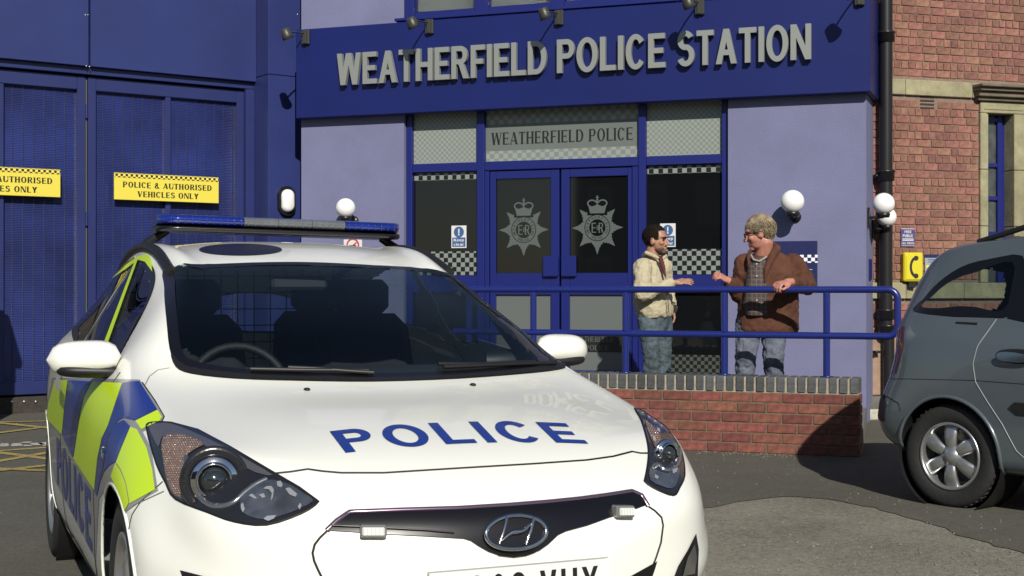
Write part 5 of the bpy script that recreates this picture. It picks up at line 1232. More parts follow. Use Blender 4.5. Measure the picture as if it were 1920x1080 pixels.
for i in range(34):
    y = -HWD+.05+(2*HWD-.1)*i/33; MB().box(-.1515, -.1495, y-.0016, y+.0016, .022, .05).obj('lens_rib', CLG if q0 < y < q1 else mat('blue_rib', (.02, .06, .4), .1, coat=1.), lb)
for sg in (1, -1):
    MB().tube([(.02, sg*(HWD-.06), -.005), (0, sg*(HWD+.01), -.05), (-.04, sg*(HWD+.05), -.085)], [.016, .02, .022], 8).obj('bar_bracket', DARKP, lb)
# cabin
cb = MB().box(1.35, 3.9, -.62, .62, .45, .5).obj('cabin_floor', INT, police)
k = MB(); vs = []
for i, (x, z) in enumerate(((1.16, .90), (1.3, .945), (1.5, .955), (1.66, .93), (1.72, .80), (1.74, .6))): vs += [(x+.10, .68, z), (x, .3, z+.01), (x-.04, 0, z+.015), (x, -.3, z+.01), (x+.10, -.68, z)]
k.add(vs, [(i*5+j, i*5+j+1, (i+1)*5+j+1, (i+1)*5+j) for i in range(5) for j in range(4)], True); k.open = True; k.obj('dashboard', INT, police)
sw_ = MB().tube([(1.82+.07*math.cos(2*math.pi*i/32)*1., .33+.18*math.sin(2*math.pi*i/32), .86+.165*math.cos(2*math.pi*i/32)) for i in range(32)], .016, 8, closed=True); so_ = sw_.obj('steering_wheel', mat('wheel_leather', (.02, .02, .02), .6), police)
MB().tube([(1.82, .37, .93), (1.7, .37, .88)], .06, 12).box(1.80, 1.83, .19, .55, .91, .95, .008).obj('steering_hub', INT, so_)
for (x, y) in ((2.35, .37), (2.35, -.37), (3.15, .37), (3.15, -.37)):
    s_ = MB().box(x-.28, x+.2, y-.24, y+.24, .5, .66, .05).obj('seat', SEAT, police)
    k = MB(); k.box(x+.1, x+.24, y-.24, y+.24, .62, 1.13, .06); k.v = [(a+(c-.6)*.22, b_*1+(y-b_)*max(0, (c-.8))*.5, c) for a, b_, c in k.v]; k.obj('seat_back', SEAT, s_)
    k = MB(); k.box(x+.24, x+.33, y-.12, y+.12, 1.13, 1.28, .03); k.obj('headrest', SEAT, s_)
gd = MB()
for i in range(15): gd.tube([(3.5, -.56+.08*i, .85), (3.5, -.56+.08*i, 1.33)], .003, 5)
for i in range(6): gd.tube([(3.5, -.58, .9+.08*i), (3.5, .58, .9+.08*i)], .003, 5)
tag(gd.obj('dog_guard', DARKP, police), kind='stuff')
MB().box(2.0, 2.03, -.05, .17, 1.235, 1.285, .012).obj('rear_view_mirror', INT, police)
# ---------------------------------------------------------------- grey people carrier
gb = 50.; GCX, GCY = 5.318, 5.873
gcar = thing('grey_car', 'grey people carrier at the right edge, seen from its rear wheel to the rear door', 'car', (GCX, GCY, 0), R(180-gb))
GP = mat('grey_paint', (.125, .152, .17), .28, metal=.3, spec=.5, coat=1.)
RM = [
 [(0,0,.62),(.004,.12,.62),(.012,.22,.615),(.017,.27,.6),(.018,.285,.56),(.016,.285,.52),(.014,.275,.49),(.011,.23,.47),(.008,.16,.465),(.005,.08,.46),(.003,0,.46)],
 [(.03,0,.75),(.05,.22,.75),(.10,.46,.75),(.14,.58,.72),(.16,.63,.66),(.16,.635,.55),(.15,.62,.45),(.12,.54,.36),(.09,.38,.30),(.07,.2,.285),(.06,0,.28)],
 [(.12,0,.84),(.15,.27,.84),(.22,.47,.84),(.32,.64,.83),(.38,.75,.78),(.40,.79,.65),(.39,.80,.52),(.38,.79,.38),(.34,.74,.26),(.25,.55,.2),(.15,0,.19)],
 [(.4,0,.94),(.42,.27,.94),(.45,.48,.935),(.50,.66,.92),(.56,.78,.88),(.6,.835,.74),(.6,.855,.58),(.6,.85,.42),(.6,.82,.27),(.6,.6,.19),(.6,0,.19)],
 [(.75,0,1.0),(.77,.28,1.0),(.8,.50,.99),(.86,.68,.975),(.92,.79,.95),(.92,.855,.79),(.92,.87,.6),(.92,.868,.45),(.92,.85,.29),(.92,.7,.2),(.92,0,.2)],
 [(1.0,0,1.11),(1.04,.3,1.11),(1.12,.53,1.10),(1.22,.68,1.07),(1.26,.79,.98),(1.26,.86,.83),(1.26,.872,.62),(1.26,.87,.46),(1.26,.85,.30),(1.26,.7,.2),(1.26,0,.2)],
 [(1.4,0,1.34),(1.43,.30,1.335),(1.5,.52,1.32),(1.6,.62,1.28),(1.64,.81,1.0),(1.64,.865,.86),(1.6,.875,.65),(1.6,.872,.48),(1.6,.85,.31),(1.6,.7,.2),(1.6,0,.2)],
 [(1.85,0,1.52),(1.87,.29,1.515),(1.9,.50,1.50),(1.95,.60,1.44),(2.0,.815,1.01),(2.0,.868,.87),(2.0,.875,.66),(2.0,.872,.48),(2.0,.85,.31),(2.0,.7,.2),(2.0,0,.2)],
 [(2.3,0,1.585),(2.3,.27,1.58),(2.3,.50,1.56),(2.3,.61,1.49),(2.3,.815,1.02),(2.3,.868,.88),(2.3,.876,.67),(2.3,.872,.49),(2.3,.85,.31),(2.3,.7,.2),(2.3,0,.2)],
 [(2.8,0,1.59),(2.8,.27,1.585),(2.8,.50,1.56),(2.8,.61,1.485),(2.75,.81,1.03),(2.7,.868,.89),(2.7,.876,.67),(2.7,.872,.49),(2.7,.85,.31),(2.7,.7,.2),(2.7,0,.2)],
 [(3.3,0,1.56),(3.3,.27,1.55),(3.28,.49,1.52),(3.25,.595,1.44),(3.18,.79,1.04),(3.15,.862,.90),(3.15,.874,.68),(3.15,.872,.5),(3.15,.855,.32),(3.15,.7,.2),(3.15,0,.2)],
 [(3.70,0,1.51),(3.70,.27,1.50),(3.66,.48,1.47),(3.60,.585,1.40),(3.56,.76,1.08),(3.5,.84,.92),(3.5,.868,.70),(3.5,.868,.52),(3.5,.855,.33),(3.5,.7,.22),(3.5,0,.22)],
 [(3.88,0,1.32),(3.88,.25,1.315),(3.86,.46,1.29),(3.82,.585,1.22),(3.80,.71,1.06),(3.78,.795,.93),(3.76,.825,.72),(3.80,.84,.54),(3.80,.82,.36),(3.78,.62,.27),(3.78,0,.26)],
 [(3.95,0,1.02),(3.95,.24,1.02),(3.94,.45,1.0),(3.92,.56,.97),(3.91,.64,.92),(3.88,.66,.82),(3.93,.70,.68),(3.98,.71,.54),(3.98,.68,.42),(3.94,.52,.33),(3.93,0,.32)],
 [(3.94,0,.86),(3.94,.14,.86),(3.935,.26,.85),(3.93,.34,.82),(3.93,.38,.77),(3.94,.39,.7),(3.96,.385,.62),(4.0,.36,.54),(4.01,.28,.48),(4.0,.14,.46),(4.0,0,.45)],
]
GS = Shell(RM, 4); gc = Car(GS, GCX, GCY, 180-gb, gcar)
def ghit(pl): return [(h.x, h.z) for h in (gc.pix(*p)[0] for p in pl) if h is not None]
GQ = spline([(3.72,1.11),(3.68,1.18),(3.60,1.27),(3.48,1.345),(3.33,1.385),(3.12,1.41),(3.08,1.25),(3.1,1.1),(3.3,1.095)], 3)
GD = spline([(2.95,1.06),(2.93,1.2),(2.98,1.41),(2.7,1.435),(2.4,1.44),(2.36,1.25),(2.36,1.03),(2.6,1.04)], 3)
GF = spline([(2.24,1.03),(2.24,1.2),(2.26,1.44),(2.0,1.42),(1.8,1.35),(1.6,1.21),(1.42,1.05),(1.6,1.0),(1.9,1.01)], 3)
GW = [(1.05,-.6),(1.05,.6),(1.75,.5),(1.75,-.5)]; GR_ = spline([(-.5,1.1),(-.45,1.35),(0,1.38),(.45,1.35),(.5,1.1),(0,1.06)], 3)
def cut_g(c):
    if abs(c.y) > .4 and c.z > .98 and any(inpoly((c.x, c.z), grow(p, -.02)) for p in (GQ, GD, GF)): return True
    if c.z > 1.0 and c.x < 1.9 and abs(c.y) < .55 and inpoly((c.x, c.y), GW): return True
    return c.x > 3.6 and c.z > 1. and inpoly((c.y, c.z), grow(GR_, -.03))
shell_object(gc, 'body', GP, gcar, cut_g, [(.83, .3, .325), (3.43, .3, .325)])
def mp(x, z, ref=None): return (x, z)
for mm in (False, True):
    for p_, nm in ((GQ, 'q'), (GD, 'd'), (GF, 'f')):
        g = gc.drape('side_window', SDG, [p_], 'side', .002, .05, mirror=mm); gc.drape('window_border', GLOSSB, [grow(p_, .02)], 'side', .004, .04, holes=[grow(p_, -.03 if nm != 'q' else -.045)], parent=g, mirror=mm)
    gc.drape('pillar_trim', GLOSSB, [[(3.1,1.075),(3.09,1.4),(2.97,1.43),(2.92,1.045)]], 'side', .0055, .04, mirror=mm)
    gc.drape('rubbing_strip', DARKP, [[(3.03,.60),(2.98,.565),(2.3,.555),(1.3,.55),(1.3,.61),(2.3,.615),(3.0,.625)]], 'side', .012, .04, mirror=mm)
    gc.line('door_seam', mat('pale_edge', (.3, .32, .33), .4), [(3.17,1.07),(3.24,.92),(3.26,.82),(3.24,.72),(3.17,.62),(3.08,.5),(3.0,.36),(2.9,.28),(2.3,.26)], 'side', .003, step=.03, mirror=mm)
    gc.line('body_crease', SEAM, [(3.95,.70),(3.7,.715),(3.26,.73),(2.3,.715),(1.3,.70)], 'side', .002, step=.04, mirror=mm)
    gc.line('bumper_seam', SEAM, [(3.97,.60),(3.85,.60),(3.76,.57),(3.74,.53)], 'side', .003, step=.03, mirror=mm)
    dh = gc.drape('door_handle', mat('handle_chrome', (.5, .5, .5), .15, metal=1.), [spline([(3.07,.845),(2.95,.84),(2.88,.86),(2.95,.885),(3.07,.89),(3.1,.87)], 3)], 'side', .03, .03, mirror=mm)
    gc.drape('handle_recess', DARKP, [spline([(3.1,.85),(3.0,.83),(2.88,.845),(2.86,.875),(2.95,.91),(3.08,.905),(3.12,.88)], 3)], 'side', .003, .03, mirror=mm, parent=dh)
    gc.drape('bumper_corner', DARKP, [[(3.88,.45),(4.0,.47),(4.0,.6),(3.9,.61),(3.86,.55)]], 'side', .008, .04, mirror=mm)
    gc.drape('tail_light', mat('tail_red', (.12, .005, .01), .15, coat=1.), [[(3.80,.74),(3.90,.74),(3.86,.98),(3.78,1.02),(3.75,.9)]], 'side', .004, .03, mirror=mm)
    gc.drape('slot', SEAM, [[(3.28,1.035),(3.42,1.04),(3.42,1.05),(3.28,1.047)]], 'side', .003, .03, mirror=mm)
gc.drape('windscreen', SDG, [GW], 'top', .003, .06); gc.drape('rear_window', SDG, [GR_], 'rear', .003, .05)
for cx in (.83, 3.43):
    for sg in (1, -1):
        wheel(gcar, cx, sg*.845, .29, .19, .195, 6, sg, .072)
        k = MB(); k.lathe([(.333, -.28), (.333, -.01)], 40, (0, 0, 0), 'y'); k.lathe([(.333, -.28), (.001, -.28)], 40, (0, 0, 0), 'y')
        ln = k.obj('arch_liner', DARKP, gcar); ln.location = (cx, sg*.855, .3); ln.rotation_euler = (0, 0, 0 if sg > 0 else math.pi)
        P = []
        for i in range(33):
            a = R(-20+220*i/32); q, n = GS.cast((cx+.33*math.cos(a), 3*sg, .3+.33*math.sin(a)), (0, -sg, 0))
            if q is not None: P.append(q+n*.002)
        MB().tube(P, .011, 8).obj('arch_lip', GP, gcar)
for sg in (1, -1):
    P = []
    for i in range(25):
        x = 1.86+1.6*i/24; q, n = GS.cast((x, sg*(.50-.02*max(0, x-2.9)), 3), (0, 0, -1)); P.append(q+Vector((0, 0, .055*min(1, 5*min(i, 24-i)/24))))
    MB().tube(P, .017, 8).obj('roof_rail', DARKP, gcar)
MB().box(.3, 3.8, -.6, .6, .2, .27).obj('underbody', DARKP, gcar); MB().box(1.2, 3.6, -.62, .62, .5, .56).obj('cabin_floor', INT, gcar)
for (x, y) in ((1.95, .37), (1.95, -.37), (2.95, .37), (2.95, -.37)):
    s_ = MB().box(x-.28, x+.2, y-.24, y+.24, .56, .74, .05).obj('seat', SEAT, gcar)
    k = MB(); k.box(x+.12, x+.26, y-.24, y+.24, .7, 1.2, .06); k.obj('seat_back', SEAT, s_); k = MB(); k.box(x+.15, x+.24, y-.12, y+.12, 1.2, 1.36, .03); k.obj('headrest', SEAT, s_)
for mm in (1, -1):
    g = MB().ball((1.5, mm*.98, 1.05), .1, 12, (.7, 1.1, .75)).obj('wing_mirror', GP, gcar)
    gc.drape('headlight', REFL, [[(.42,.72),(.2,.7),(.2,.85),(.5,.88)]], 'side' if mm > 0 else 'side', .004, .05, mirror=mm < 0)
for ln_ in range(1): pass
# ================================================================ PEOPLE
def organic(name, mb, m, parent, vox=.008, smooth=3, fold=0., fscale=.12):
    o = mb.obj(name, m, parent); md = o.modifiers.new('remesh', 'REMESH'); md.mode = 'VOXEL'; md.voxel_size = vox; md.use_smooth_shade = True
    sm = o.modifiers.new('smooth', 'SMOOTH'); sm.iterations = smooth; sm.factor = .6
    if fold:
        for k, (sc, st) in enumerate(((fscale, fold), (fscale*.4, fold*.45))):
            tx = bpy.data.textures.new(name+'_folds', 'CLOUDS'); tx.noise_scale = sc; tx.noise_depth = 2
            d = o.modifiers.new('folds', 'DISPLACE'); d.texture = tx; d.strength = st; d.mid_level = .5; d.texture_coords = 'LOCAL'
    return o
def limb(b, pts, rs):      # capsule chain
    for i in range(len(pts)-1): b.tube([pts[i], pts[i+1]], [rs[i], rs[i+1]], 14)
    for p, r in zip(pts, rs): b.ball(tuple(p), r, 14)
def loft(b, rings, n=24):   # rings: (centre, side vector, half width, half depth)
    vs = []
    for c, sv, rx, ry in rings:
        sv = Vector(sv).normalized(); fv = Vector((0, 0, 1)).cross(sv)
        for k in range(n):
            t = 2*math.pi*k/n; a = math.cos(t); d = math.sin(t)
            vs.append(Vector(c)+sv*rx*math.copysign(abs(a)**.85, a)+fv*ry*math.copysign(abs(d)**.85, d))
    b.add(vs, [(i*n+j, i*n+(j+1) % n, (i+1)*n+(j+1) % n, (i+1)*n+j) for i in range(len(rings)-1) for j in range(n)])
    b.add(vs[:n], [tuple(range(n))[::-1]]).add(vs[-n:], [tuple(range(n))])
def eball(b, M4, c, r, n=18):
    k = MB().ball((0, 0, 0), 1, n); b.add([M4 @ Vector((c[0]+v[0]*r[0], c[1]+v[1]*r[1], c[2]+v[2]*r[2])) for v in k.v], k.f, True)
def headparts(b, M4, s=1., heavy=0.):
    E = lambda c, r, n=18: eball(b, M4, tuple(x*s for x in c), tuple(x*s for x in r), n)
    E((-.012, 0, .03), (.098, .076, .088)); E((.03, 0, -.035), (.062, .062+heavy, .07)); E((.035, 0, -.07), (.052, .05+heavy, .042+heavy*.5)); E((.072, 0, -.098), (.022, .028, .018))
    E((.07, 0, .028), (.03, .055, .016)); E((.065, .042, -.025), (.024, .022, .02)); E((.065, -.042, -.025), (.024, .022, .02))
    b.tube([M4 @ Vector((.088*s, 0, .012*s)), M4 @ Vector((.104*s, 0, -.014*s)), M4 @ Vector((.112*s, 0, -.032*s))], [.008*s, .010*s, .013*s], 10); E((.112, 0, -.034), (.013, .012, .010), 12); E((.100, .012, -.038), (.009, .007, .007), 10); E((.100, -.012, -.038), (.009, .007, .007), 10)
    E((.086, 0, -.064), (.013, .024, .006), 12); E((.084, 0, -.076), (.012, .021, .006), 12)
    for sg in (1, -1): E((-.002, sg*.078, -.012), (.019, .008, .032), 14); E((.005, sg*.074, -.02), (.02, .012, .02), 12)
def hand(b, w, d, up, s=1., curl=.3, side=1, spread=.12, thumb=.6):
    """wrist point, pointing direction, direction out of the back of the hand"""
    d = Vector(d).normalized(); up = (Vector(up)-d*Vector(up).dot(d)).normalized(); r = d.cross(up)*side; w = Vector(w)
    M4 = Matrix((d, r, up)).transposed().to_4x4(); M4.translation = w
    eball(b, M4, (.045*s, 0, 0), (.052*s, .040*s, .017*s)); eball(b, M4, (.075*s, .0, .002), (.022*s, .040*s, .014*s)); b.tube([w-d*.04, w+d*.03], [.027*s, .027*s], 12)
    for i, L_ in enumerate((.068, .078, .073, .056)):
        y = (-.030+.020*i)*s; a = spread*(i-1.5)*.5; p = Vector((.085*s, y, 0)); pts = [p]; ang = 0; dr = Vector((math.cos(a), math.sin(a), 0))
        for f in (.45, .32, .23): ang += curl*(1 if f == .45 else 1.25); q = pts[-1]+(dr*math.cos(ang)+Vector((0, 0, -1))*math.sin(ang))*L_*f*s; pts.append(q)
        limb(b, [M4 @ q for q in pts], [.0095*s, .009*s, .0083*s, .0072*s])
    tp = [Vector((.02*s, -.03*s, -.004)), Vector((.048*s, (-.03-.028*thumb)*s, -.014*s)), Vector((.074*s, (-.03-.036*thumb)*s, -.02*s)), Vector((.094*s, (-.03-.034*thumb)*s, -.028*s))]
    limb(b, [M4 @ q for q in tp], [.014*s, .012*s, .0105*s, .009*s])
SKIN1 = mat('skin_tanned', (.42, .215, .14), .5, var=.1, vscale=30); SKIN2 = mat('skin_ruddy', (.50, .22, .16), .5, var=.12, vscale=30)
HAIR1 = mat('hair_dark', (.014, .009, .006), .9, spec=.15, bump=.8, bscale=120); HAIR2 = mat('hair_sandy_grey', (.29, .225, .14), .65, var=.4, vscale=25, bump=1., bscale=90)
JEAN1 = mat('denim_faded', (.075, .105, .125), .85, var=.45, vscale=9, bump=.4, bscale=150); JEAN2 = mat('denim_grey_blue', (.12, .135, .18), .85, var=.3, vscale=9, bump=.4, bscale=150)
CREAM = mat('cream_cotton', (.50, .44, .30), .85, var=.07, vscale=12, bump=.3, bscale=150); SUEDE = mat('brown_suede', (.095, .032, .015), .9, var=.25, vscale=9, bump=.2, bscale=150)
def hframe(c, yaw, pitch=0., roll=0.):   # head matrix: x forward
    return Matrix.Translation(c) @ Matrix.Rotation(R(yaw), 4, 'Z') @ Matrix.Rotation(R(pitch), 4, 'Y') @ Matrix.Rotation(R(roll), 4, 'X')
def hairshell(M4, s, cut, k=1.0, vol=(.108, .087, .099), c0=(-.016, 0, .036)):
    b = MB().ball((0, 0, 0), 1, 36); vs = []
    for v in b.v:
        j = 1+.035*math.sin(v[0]*23+v[2]*11)*math.sin(v[1]*19+v[2]*7)
        vs.append(Vector((c0[0]+v[0]*vol[0]*j*k, c0[1]+v[1]*vol[1]*j*k, c0[2]+v[2]*vol[2]*j*k))*s)
    fs = [f for f in b.f if cut(sum((vs[i] for i in f), Vector())/len(f)/s)]
    o = MB(); o.open = True; used = sorted({i for f in fs for i in f}); mp_ = {a: b_ for b_, a in enumerate(used)}
    o.add([M4 @ vs[i] for i in used], [tuple(mp_[i] for i in f) for f in fs], True); return o
def tufts(M4, s, cut, n, L_, r, c0=(-.016, 0, .036), vol=(.104, .083, .095)):
    b = MB(); rg = random.Random(5); k = 0
    while k < n:
        v = Vector((rg.gauss(0, 1), rg.gauss(0, 1), rg.gauss(0, 1))).normalized(); p = Vector((c0[0]+v.x*vol[0], c0[1]+v.y*vol[1], c0[2]+v.z*vol[2]))
        if not cut(p): continue
        k += 1; d = Vector((.35+rg.gauss(0, .06) if v.z > .45 else -.35, v.y*.8+rg.gauss(0, .06)-.2, -.5-.3*(v.z < .3))).normalized(); d = (d-v*d.dot(v)*.75).normalized()
        q = [p-v*.004, p+d*L_*.5+v*.006, p+d*L_+v*.002]; b.tube([M4 @ (x*s) for x in q], [r*s, r*.8*s, r*.15*s], 4, caps=False)
    return b
def person(label, X, Z, z0): return thing('person', label, 'person', (X, Z, z0))
# ---- man in the cream jacket
def man1():
    X, Z, z0 = 1.285, 12.2, .15; t = person('man in a cream jacket and faded jeans gesturing with an open hand', X, Z, z0)
    def J(px, py, d=0.): D_ = Z+d; return Vector(((px-960)/F*D_-X, d, HC-(py-540)/F*D_-z0))
    hc = J(1230, 450, 0.); HM = hframe(hc, -28, 2, 0); HS = 1.04
    sh = (J(1205, 500, -.12), J(1243, 498, .16)); sv = sh[0]-sh[1]; hip = (J(1216, 604, -.06), J(1240, 604, .09))
    elb = (J(1204, 553, -.22), J(1252, 553, .26)); wr = (J(1262, 530, -.22), J(1262, 580, .16))
    kn = (J(1221, 668, -.1), J(1244, 668, .07)); an = (J(1219, 762, -.08), J(1246, 762, .1))
    b = MB(); headparts(b, HM, HS)
    limb(b, [HM @ Vector((-.025, 0, -.07)), J(1222, 488, .02)], [.056, .062])
    loft(b, [(J(1228, 612, .02), sv, .13, .09), (J(1226, 590, .02), sv, .14, .1), (J(1223, 550, .02), sv, .13, .1), (J(1222, 512, .02), sv, .15, .1), (J(1222, 494, .02), sv, .12, .06)])
    for i in (0, 1):
        limb(b, [sh[i], elb[i], wr[i]], [.055, .04, .027]); limb(b, [hip[i], kn[i], an[i]], [.075, .052, .036]); limb(b, [an[i], an[i]+Vector((.13, -.05, -.035))], [.036, .03])
    hand(b, wr[0]+Vector((.02, 0, 0)), (1, -.1, .12), (.1, -.55, .8), .98, .16, 1, .3, 1.0)
    hand(b, wr[1], (.1, -.1, -1), (1, 0, 0), .95, .3, 1)
    organic('body', b, SKIN1, t, .006, 2)
    b = MB()
    loft(b, [(J(1228, 594, .02), sv, .175, .125), (J(1228, 586, .02), sv, .19, .14), (J(1224, 566, .02), sv, .195, .15), (J(1222, 535, .02), sv, .185, .14), (J(1222, 510, .02), sv, .175, .12), (J(1221, 496, .03), sv, .14, .09), (J(1220, 484, .03), sv, .08, .07)])
    for i in (0, 1): limb(b, [sh[i]+Vector((0, 0, -.01)), elb[i], wr[i]-(wr[i]-elb[i]).normalized()*.02], [.083, .066, .046])
    jk = organic('jacket', b, CREAM, t, .009, 2, .026, .055)
    b = MB(); P = [J(1206, 480, .03), J(1212, 474, -.05), J(1226, 480, -.09), J(1240, 487, -.08)]
    b.tube(P, [.018, .02, .018, .01], 10); b.tube([J(1241, 487, -.06), J(1248, 480, .0), J(1238, 475, .08), J(1216, 474, .09), J(1206, 480, .03)], [.012, .018, .016, .016, .018], 10)
    organic('collar', b, CREAM, jk, .006, 2)
    b = MB(); b.tube([J(1238, 484, -.09), J(1243, 500, -.13), J(1248, 520, -.15)], [.022, .02, .008], 10); organic('shirt', b, mat('dark_red_shirt', (.1, .012, .014), .8), t, .006, 2)
    b = MB(); b.tube([J(1244, 496, -.138), J(1250, 530, -.16), J(1254, 586, -.145)], .004, 6); b.obj('zip', mat('zip_brown', (.1, .07, .04), .6), jk)
    b = MB(); loft(b, [(J(1228, 622, .02), sv, .13, .1), (J(1228, 604, .02), sv, .165, .118), (J(1228, 586, .02), sv, .16, .112)])
    for i in (0, 1): limb(b, [hip[i], kn[i], an[i]], [.098, .07, .056])
    organic('jeans', b, JEAN1, t, .009, 2, .028, .05)
    for i in (0, 1):
        b = MB(); q = an[i]; limb(b, [Vector((q.x-.03, q.y, .045)), Vector((q.x+.09, q.y-.03, .035)), Vector((q.x+.16, q.y-.06, .03))], [.045, .042, .034]); organic('shoe', b, mat('shoe_brown', (.05, .03, .02), .5), t, .008, 2)
    hairshell(HM, HS, lambda c: not (c.x > .045 and c.z < .082) and not (c.z < .01 and c.x > .0) and c.z > -.06 and not (c.z < -.005 and abs(c.y) > .055 and c.x > -.035), .955).obj('hair', HAIR1, t)
    tag(tufts(HM, HS, lambda c: not (c.x > .045 and c.z < .085) and not (c.z < .01 and c.x > -.005) and c.z > -.055, 380, .02, .003, vol=(.1, .08, .091)).obj('hair_strands', HAIR1, t), kind='stuff')
    b = MB(); 
    for c, r in (((.036, 0, -.071), (.054, .053, .042)), ((.073, 0, -.099), (.0235, .030, .018)), ((.087, 0, -.052), (.0125, .026, .005))): eball(b, HM, tuple(x*HS for x in c), tuple(x*HS for x in r))
    b.f = [f for f in b.f]; organic('beard', b, mat('stubble', (.11, .06, .04), .8), t, .004, 1)
    for sg in (1, -1):
        e = MB(); eball(e, HM, (.0845, sg*.031, .004), (.010, .014, .008)); e.obj('eye', mat('eye_dark', (.05, .03, .02), .2), t)
        e = MB(); e.tube([HM @ Vector((.100, sg*.012, .022)), HM @ Vector((.101, sg*.032, .028)), HM @ Vector((.088, sg*.05, .022))], .0045, 6); e.obj('eyebrow', HAIR1, t)
man1()
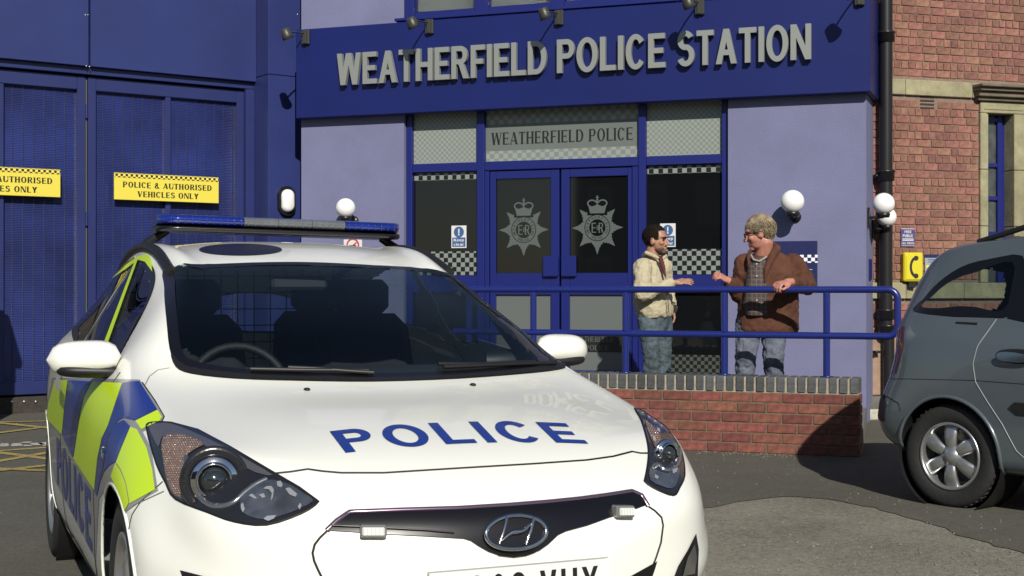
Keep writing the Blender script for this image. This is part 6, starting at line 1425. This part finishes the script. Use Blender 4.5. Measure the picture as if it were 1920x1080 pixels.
# ---- old man in brown
def man2():
    X, Z, z0 = 1.955, 11.02, .15; t = person('older man in glasses and brown suede coat, one hand on the handrail', X, Z, z0)
    def J(px, py, d=0.): D_ = Z+d; return Vector(((px-960)/F*D_-X, d, HC-(py-540)/F*D_-z0))
    hc = J(1424, 436, -.02); HM = hframe(hc, 174, 14, 0); HS = 1.12
    sh = (J(1396, 491, .02), J(1488, 491, .04)); sv = (1, .12, 0); hip = (J(1404, 605, .03), J(1452, 605, .03))
    rail = Vector(WF_.w(WF_.x(1462, .11), .11, zc1+zr1))-Vector((X, Z, z0))
    wr = (J(1366, 527, -.10), rail+Vector((.065, .035, .055))); elb = (J(1387, 552, .04), J(1515, 536, .05))
    kn = (J(1398, 668, -.02), J(1450, 668, -.02)); an = (J(1396, 775, .05), J(1455, 775, .05))
    b = MB(); headparts(b, HM, HS, .008)
    limb(b, [HM @ Vector((-.025, 0, -.08)), J(1430, 482, .03)], [.064, .072])
    loft(b, [(J(1428, 620, .03), sv, .15, .1), (J(1428, 590, .03), sv, .17, .13), (J(1430, 550, .02), sv, .165, .14), (J(1436, 510, .02), sv, .17, .12), (J(1438, 488, .03), sv, .14, .08)])
    for i in (0, 1):
        limb(b, [sh[i], elb[i], wr[i]], [.06, .045, .032]); limb(b, [hip[i], kn[i], an[i]], [.085, .058, .042]); limb(b, [an[i], an[i]+Vector((-.03, -.14, -.03))], [.038, .032])
    hand(b, wr[0], (-.8, -.3, .45), (.3, -.6, .8), 1.05, .75, -1, .3, .9)
    hand(b, wr[1]+Vector((.01, 0, 0)), (-.75, -.45, -.1), (-.1, -.3, 1), 1.15, .75, 1, .1, .6)
    organic('body', b, SKIN2, t, .006, 2)
    b = MB()
    loft(b, [(J(1440, 624, .03), sv, .235, .14), (J(1440, 616, .03), sv, .245, .155), (J(1440, 580, .03), sv, .24, .16), (J(1441, 545, .03), sv, .235, .16), (J(1443, 512, .03), sv, .235, .15), (J(1443, 490, .04), sv, .185, .11), (J(1440, 474, .05), sv, .11, .08)])
    for i in (0, 1): limb(b, [sh[i]+Vector((.0, 0, -.012)), elb[i], wr[i]-(wr[i]-elb[i]).normalized()*.035], [.082, .070, .052])
    ct = organic('coat', b, SUEDE, t, .009, 3, .024, .075)
    b = MB(); b.tube([J(1404, 500, -.13), J(1403, 482, -.12), J(1406, 472, -.02), J(1424, 462, .12), J(1446, 458, .12), J(1457, 466, .0), J(1447, 482, -.12), J(1437, 505, -.155), J(1434, 530, -.165)], [.008, .016, .018, .026, .032, .034, .032, .026, .008], 10); organic('collar', b, SUEDE, ct, .008, 2)
    PL = mat('plaid_shirt', (.07, .05, .045), .85); n = PL.node_tree.nodes; l = PL.node_tree.links; tc = n.new('ShaderNodeTexCoord'); bk = n.new('ShaderNodeTexBrick'); bk.inputs['Scale'].default_value = 1; bk.offset = 0; bk.inputs['Brick Width'].default_value = .035; bk.inputs['Row Height'].default_value = .035; bk.inputs['Mortar Size'].default_value = .003
    bk.inputs['Color1'].default_value = (.06, .045, .042, 1); bk.inputs['Color2'].default_value = (.045, .035, .035, 1); bk.inputs['Mortar'].default_value = (.12, .09, .075, 1); mpn = n.new('ShaderNodeMapping'); mpn.inputs['Rotation'].default_value = (R(90), 0, 0)
    l.new(tc.outputs['Object'], mpn.inputs[0]); l.new(mpn.outputs[0], bk.inputs[0]); l.new(bk.outputs[0], n['Principled BSDF'].inputs['Base Color'])
    b = MB(); loft(b, [(J(1420, 592, -.085), sv, .09, .075), (J(1418, 570, -.09), sv, .105, .085), (J(1418, 540, -.09), sv, .09, .085), (J(1419, 505, -.08), sv, .075, .08), (J(1420, 484, -.06), sv, .07, .07)]); st_ = organic('shirt', b, PL, t, .008, 2, .008, .08)
    for i, y in enumerate((495, 518, 541, 563)): MB().ball(tuple(J(1419, y, -.178)), .006, 8).obj('button', mat('button_white', (.7, .7, .65), .4), st_)
    b = MB(); b.tube([J(1408, 478, -.1), J(1413, 487, -.15), J(1424, 490, -.155), J(1438, 481, -.12)], .009, 8); organic('shirt_collar', b, mat('pale_collar', (.3, .3, .28), .8), t, .005, 1)
    b = MB(); loft(b, [(J(1428, 628, .03), sv, .14, .11), (J(1428, 612, .03), sv, .19, .13), (J(1428, 590, .03), sv, .19, .13)])
    for i in (0, 1): limb(b, [hip[i], kn[i], an[i]], [.105, .082, .066])
    organic('jeans', b, JEAN2, t, .009, 2, .028, .05)
    for i in (0, 1):
        b = MB(); q = an[i]; limb(b, [Vector((q.x, q.y+.03, .045)), Vector((q.x-.02, q.y-.1, .035)), Vector((q.x-.03, q.y-.17, .03))], [.047, .044, .036]); organic('shoe', b, mat('shoe_brown', (.05, .03, .02), .5), t, .008, 2)
    hairshell(HM, HS, lambda c: not (c.x > .06 and c.z < .06) and not (c.z < .005 and c.x > .01) and c.z > -.06 and not (c.z < .0 and abs(c.y) > .06 and c.x > -.03), .955).obj('hair', HAIR2, t)
    tag(tufts(HM, HS, lambda c: not (c.x > .05 and c.z < .075) and not (c.z < .01 and c.x > -.005) and c.z > -.055, 1100, .055, .002, vol=(.096, .076, .086)).obj('hair_strands', HAIR2, t), kind='stuff')
    g = MB()
    for sg in (1, -1):
        g.tube([HM @ (Vector((.103, sg*.034+.024*math.cos(a), .0+.017*math.sin(a)))*HS) for a in [2*math.pi*i/14 for i in range(14)]], .0035, 6, closed=True)
        g.tube([HM @ (Vector((.102, sg*.057, .006))*HS), HM @ (Vector((.05, sg*.078, .006))*HS), HM @ (Vector((-.01, sg*.084, .004))*HS)], .0035, 6)
    g.tube([HM @ (Vector((.106, -.011, .004))*HS), HM @ (Vector((.106, .011, .004))*HS)], .003, 6); g.obj('glasses', mat('spectacle_frame', (.01, .01, .012), .3), t)
man2()
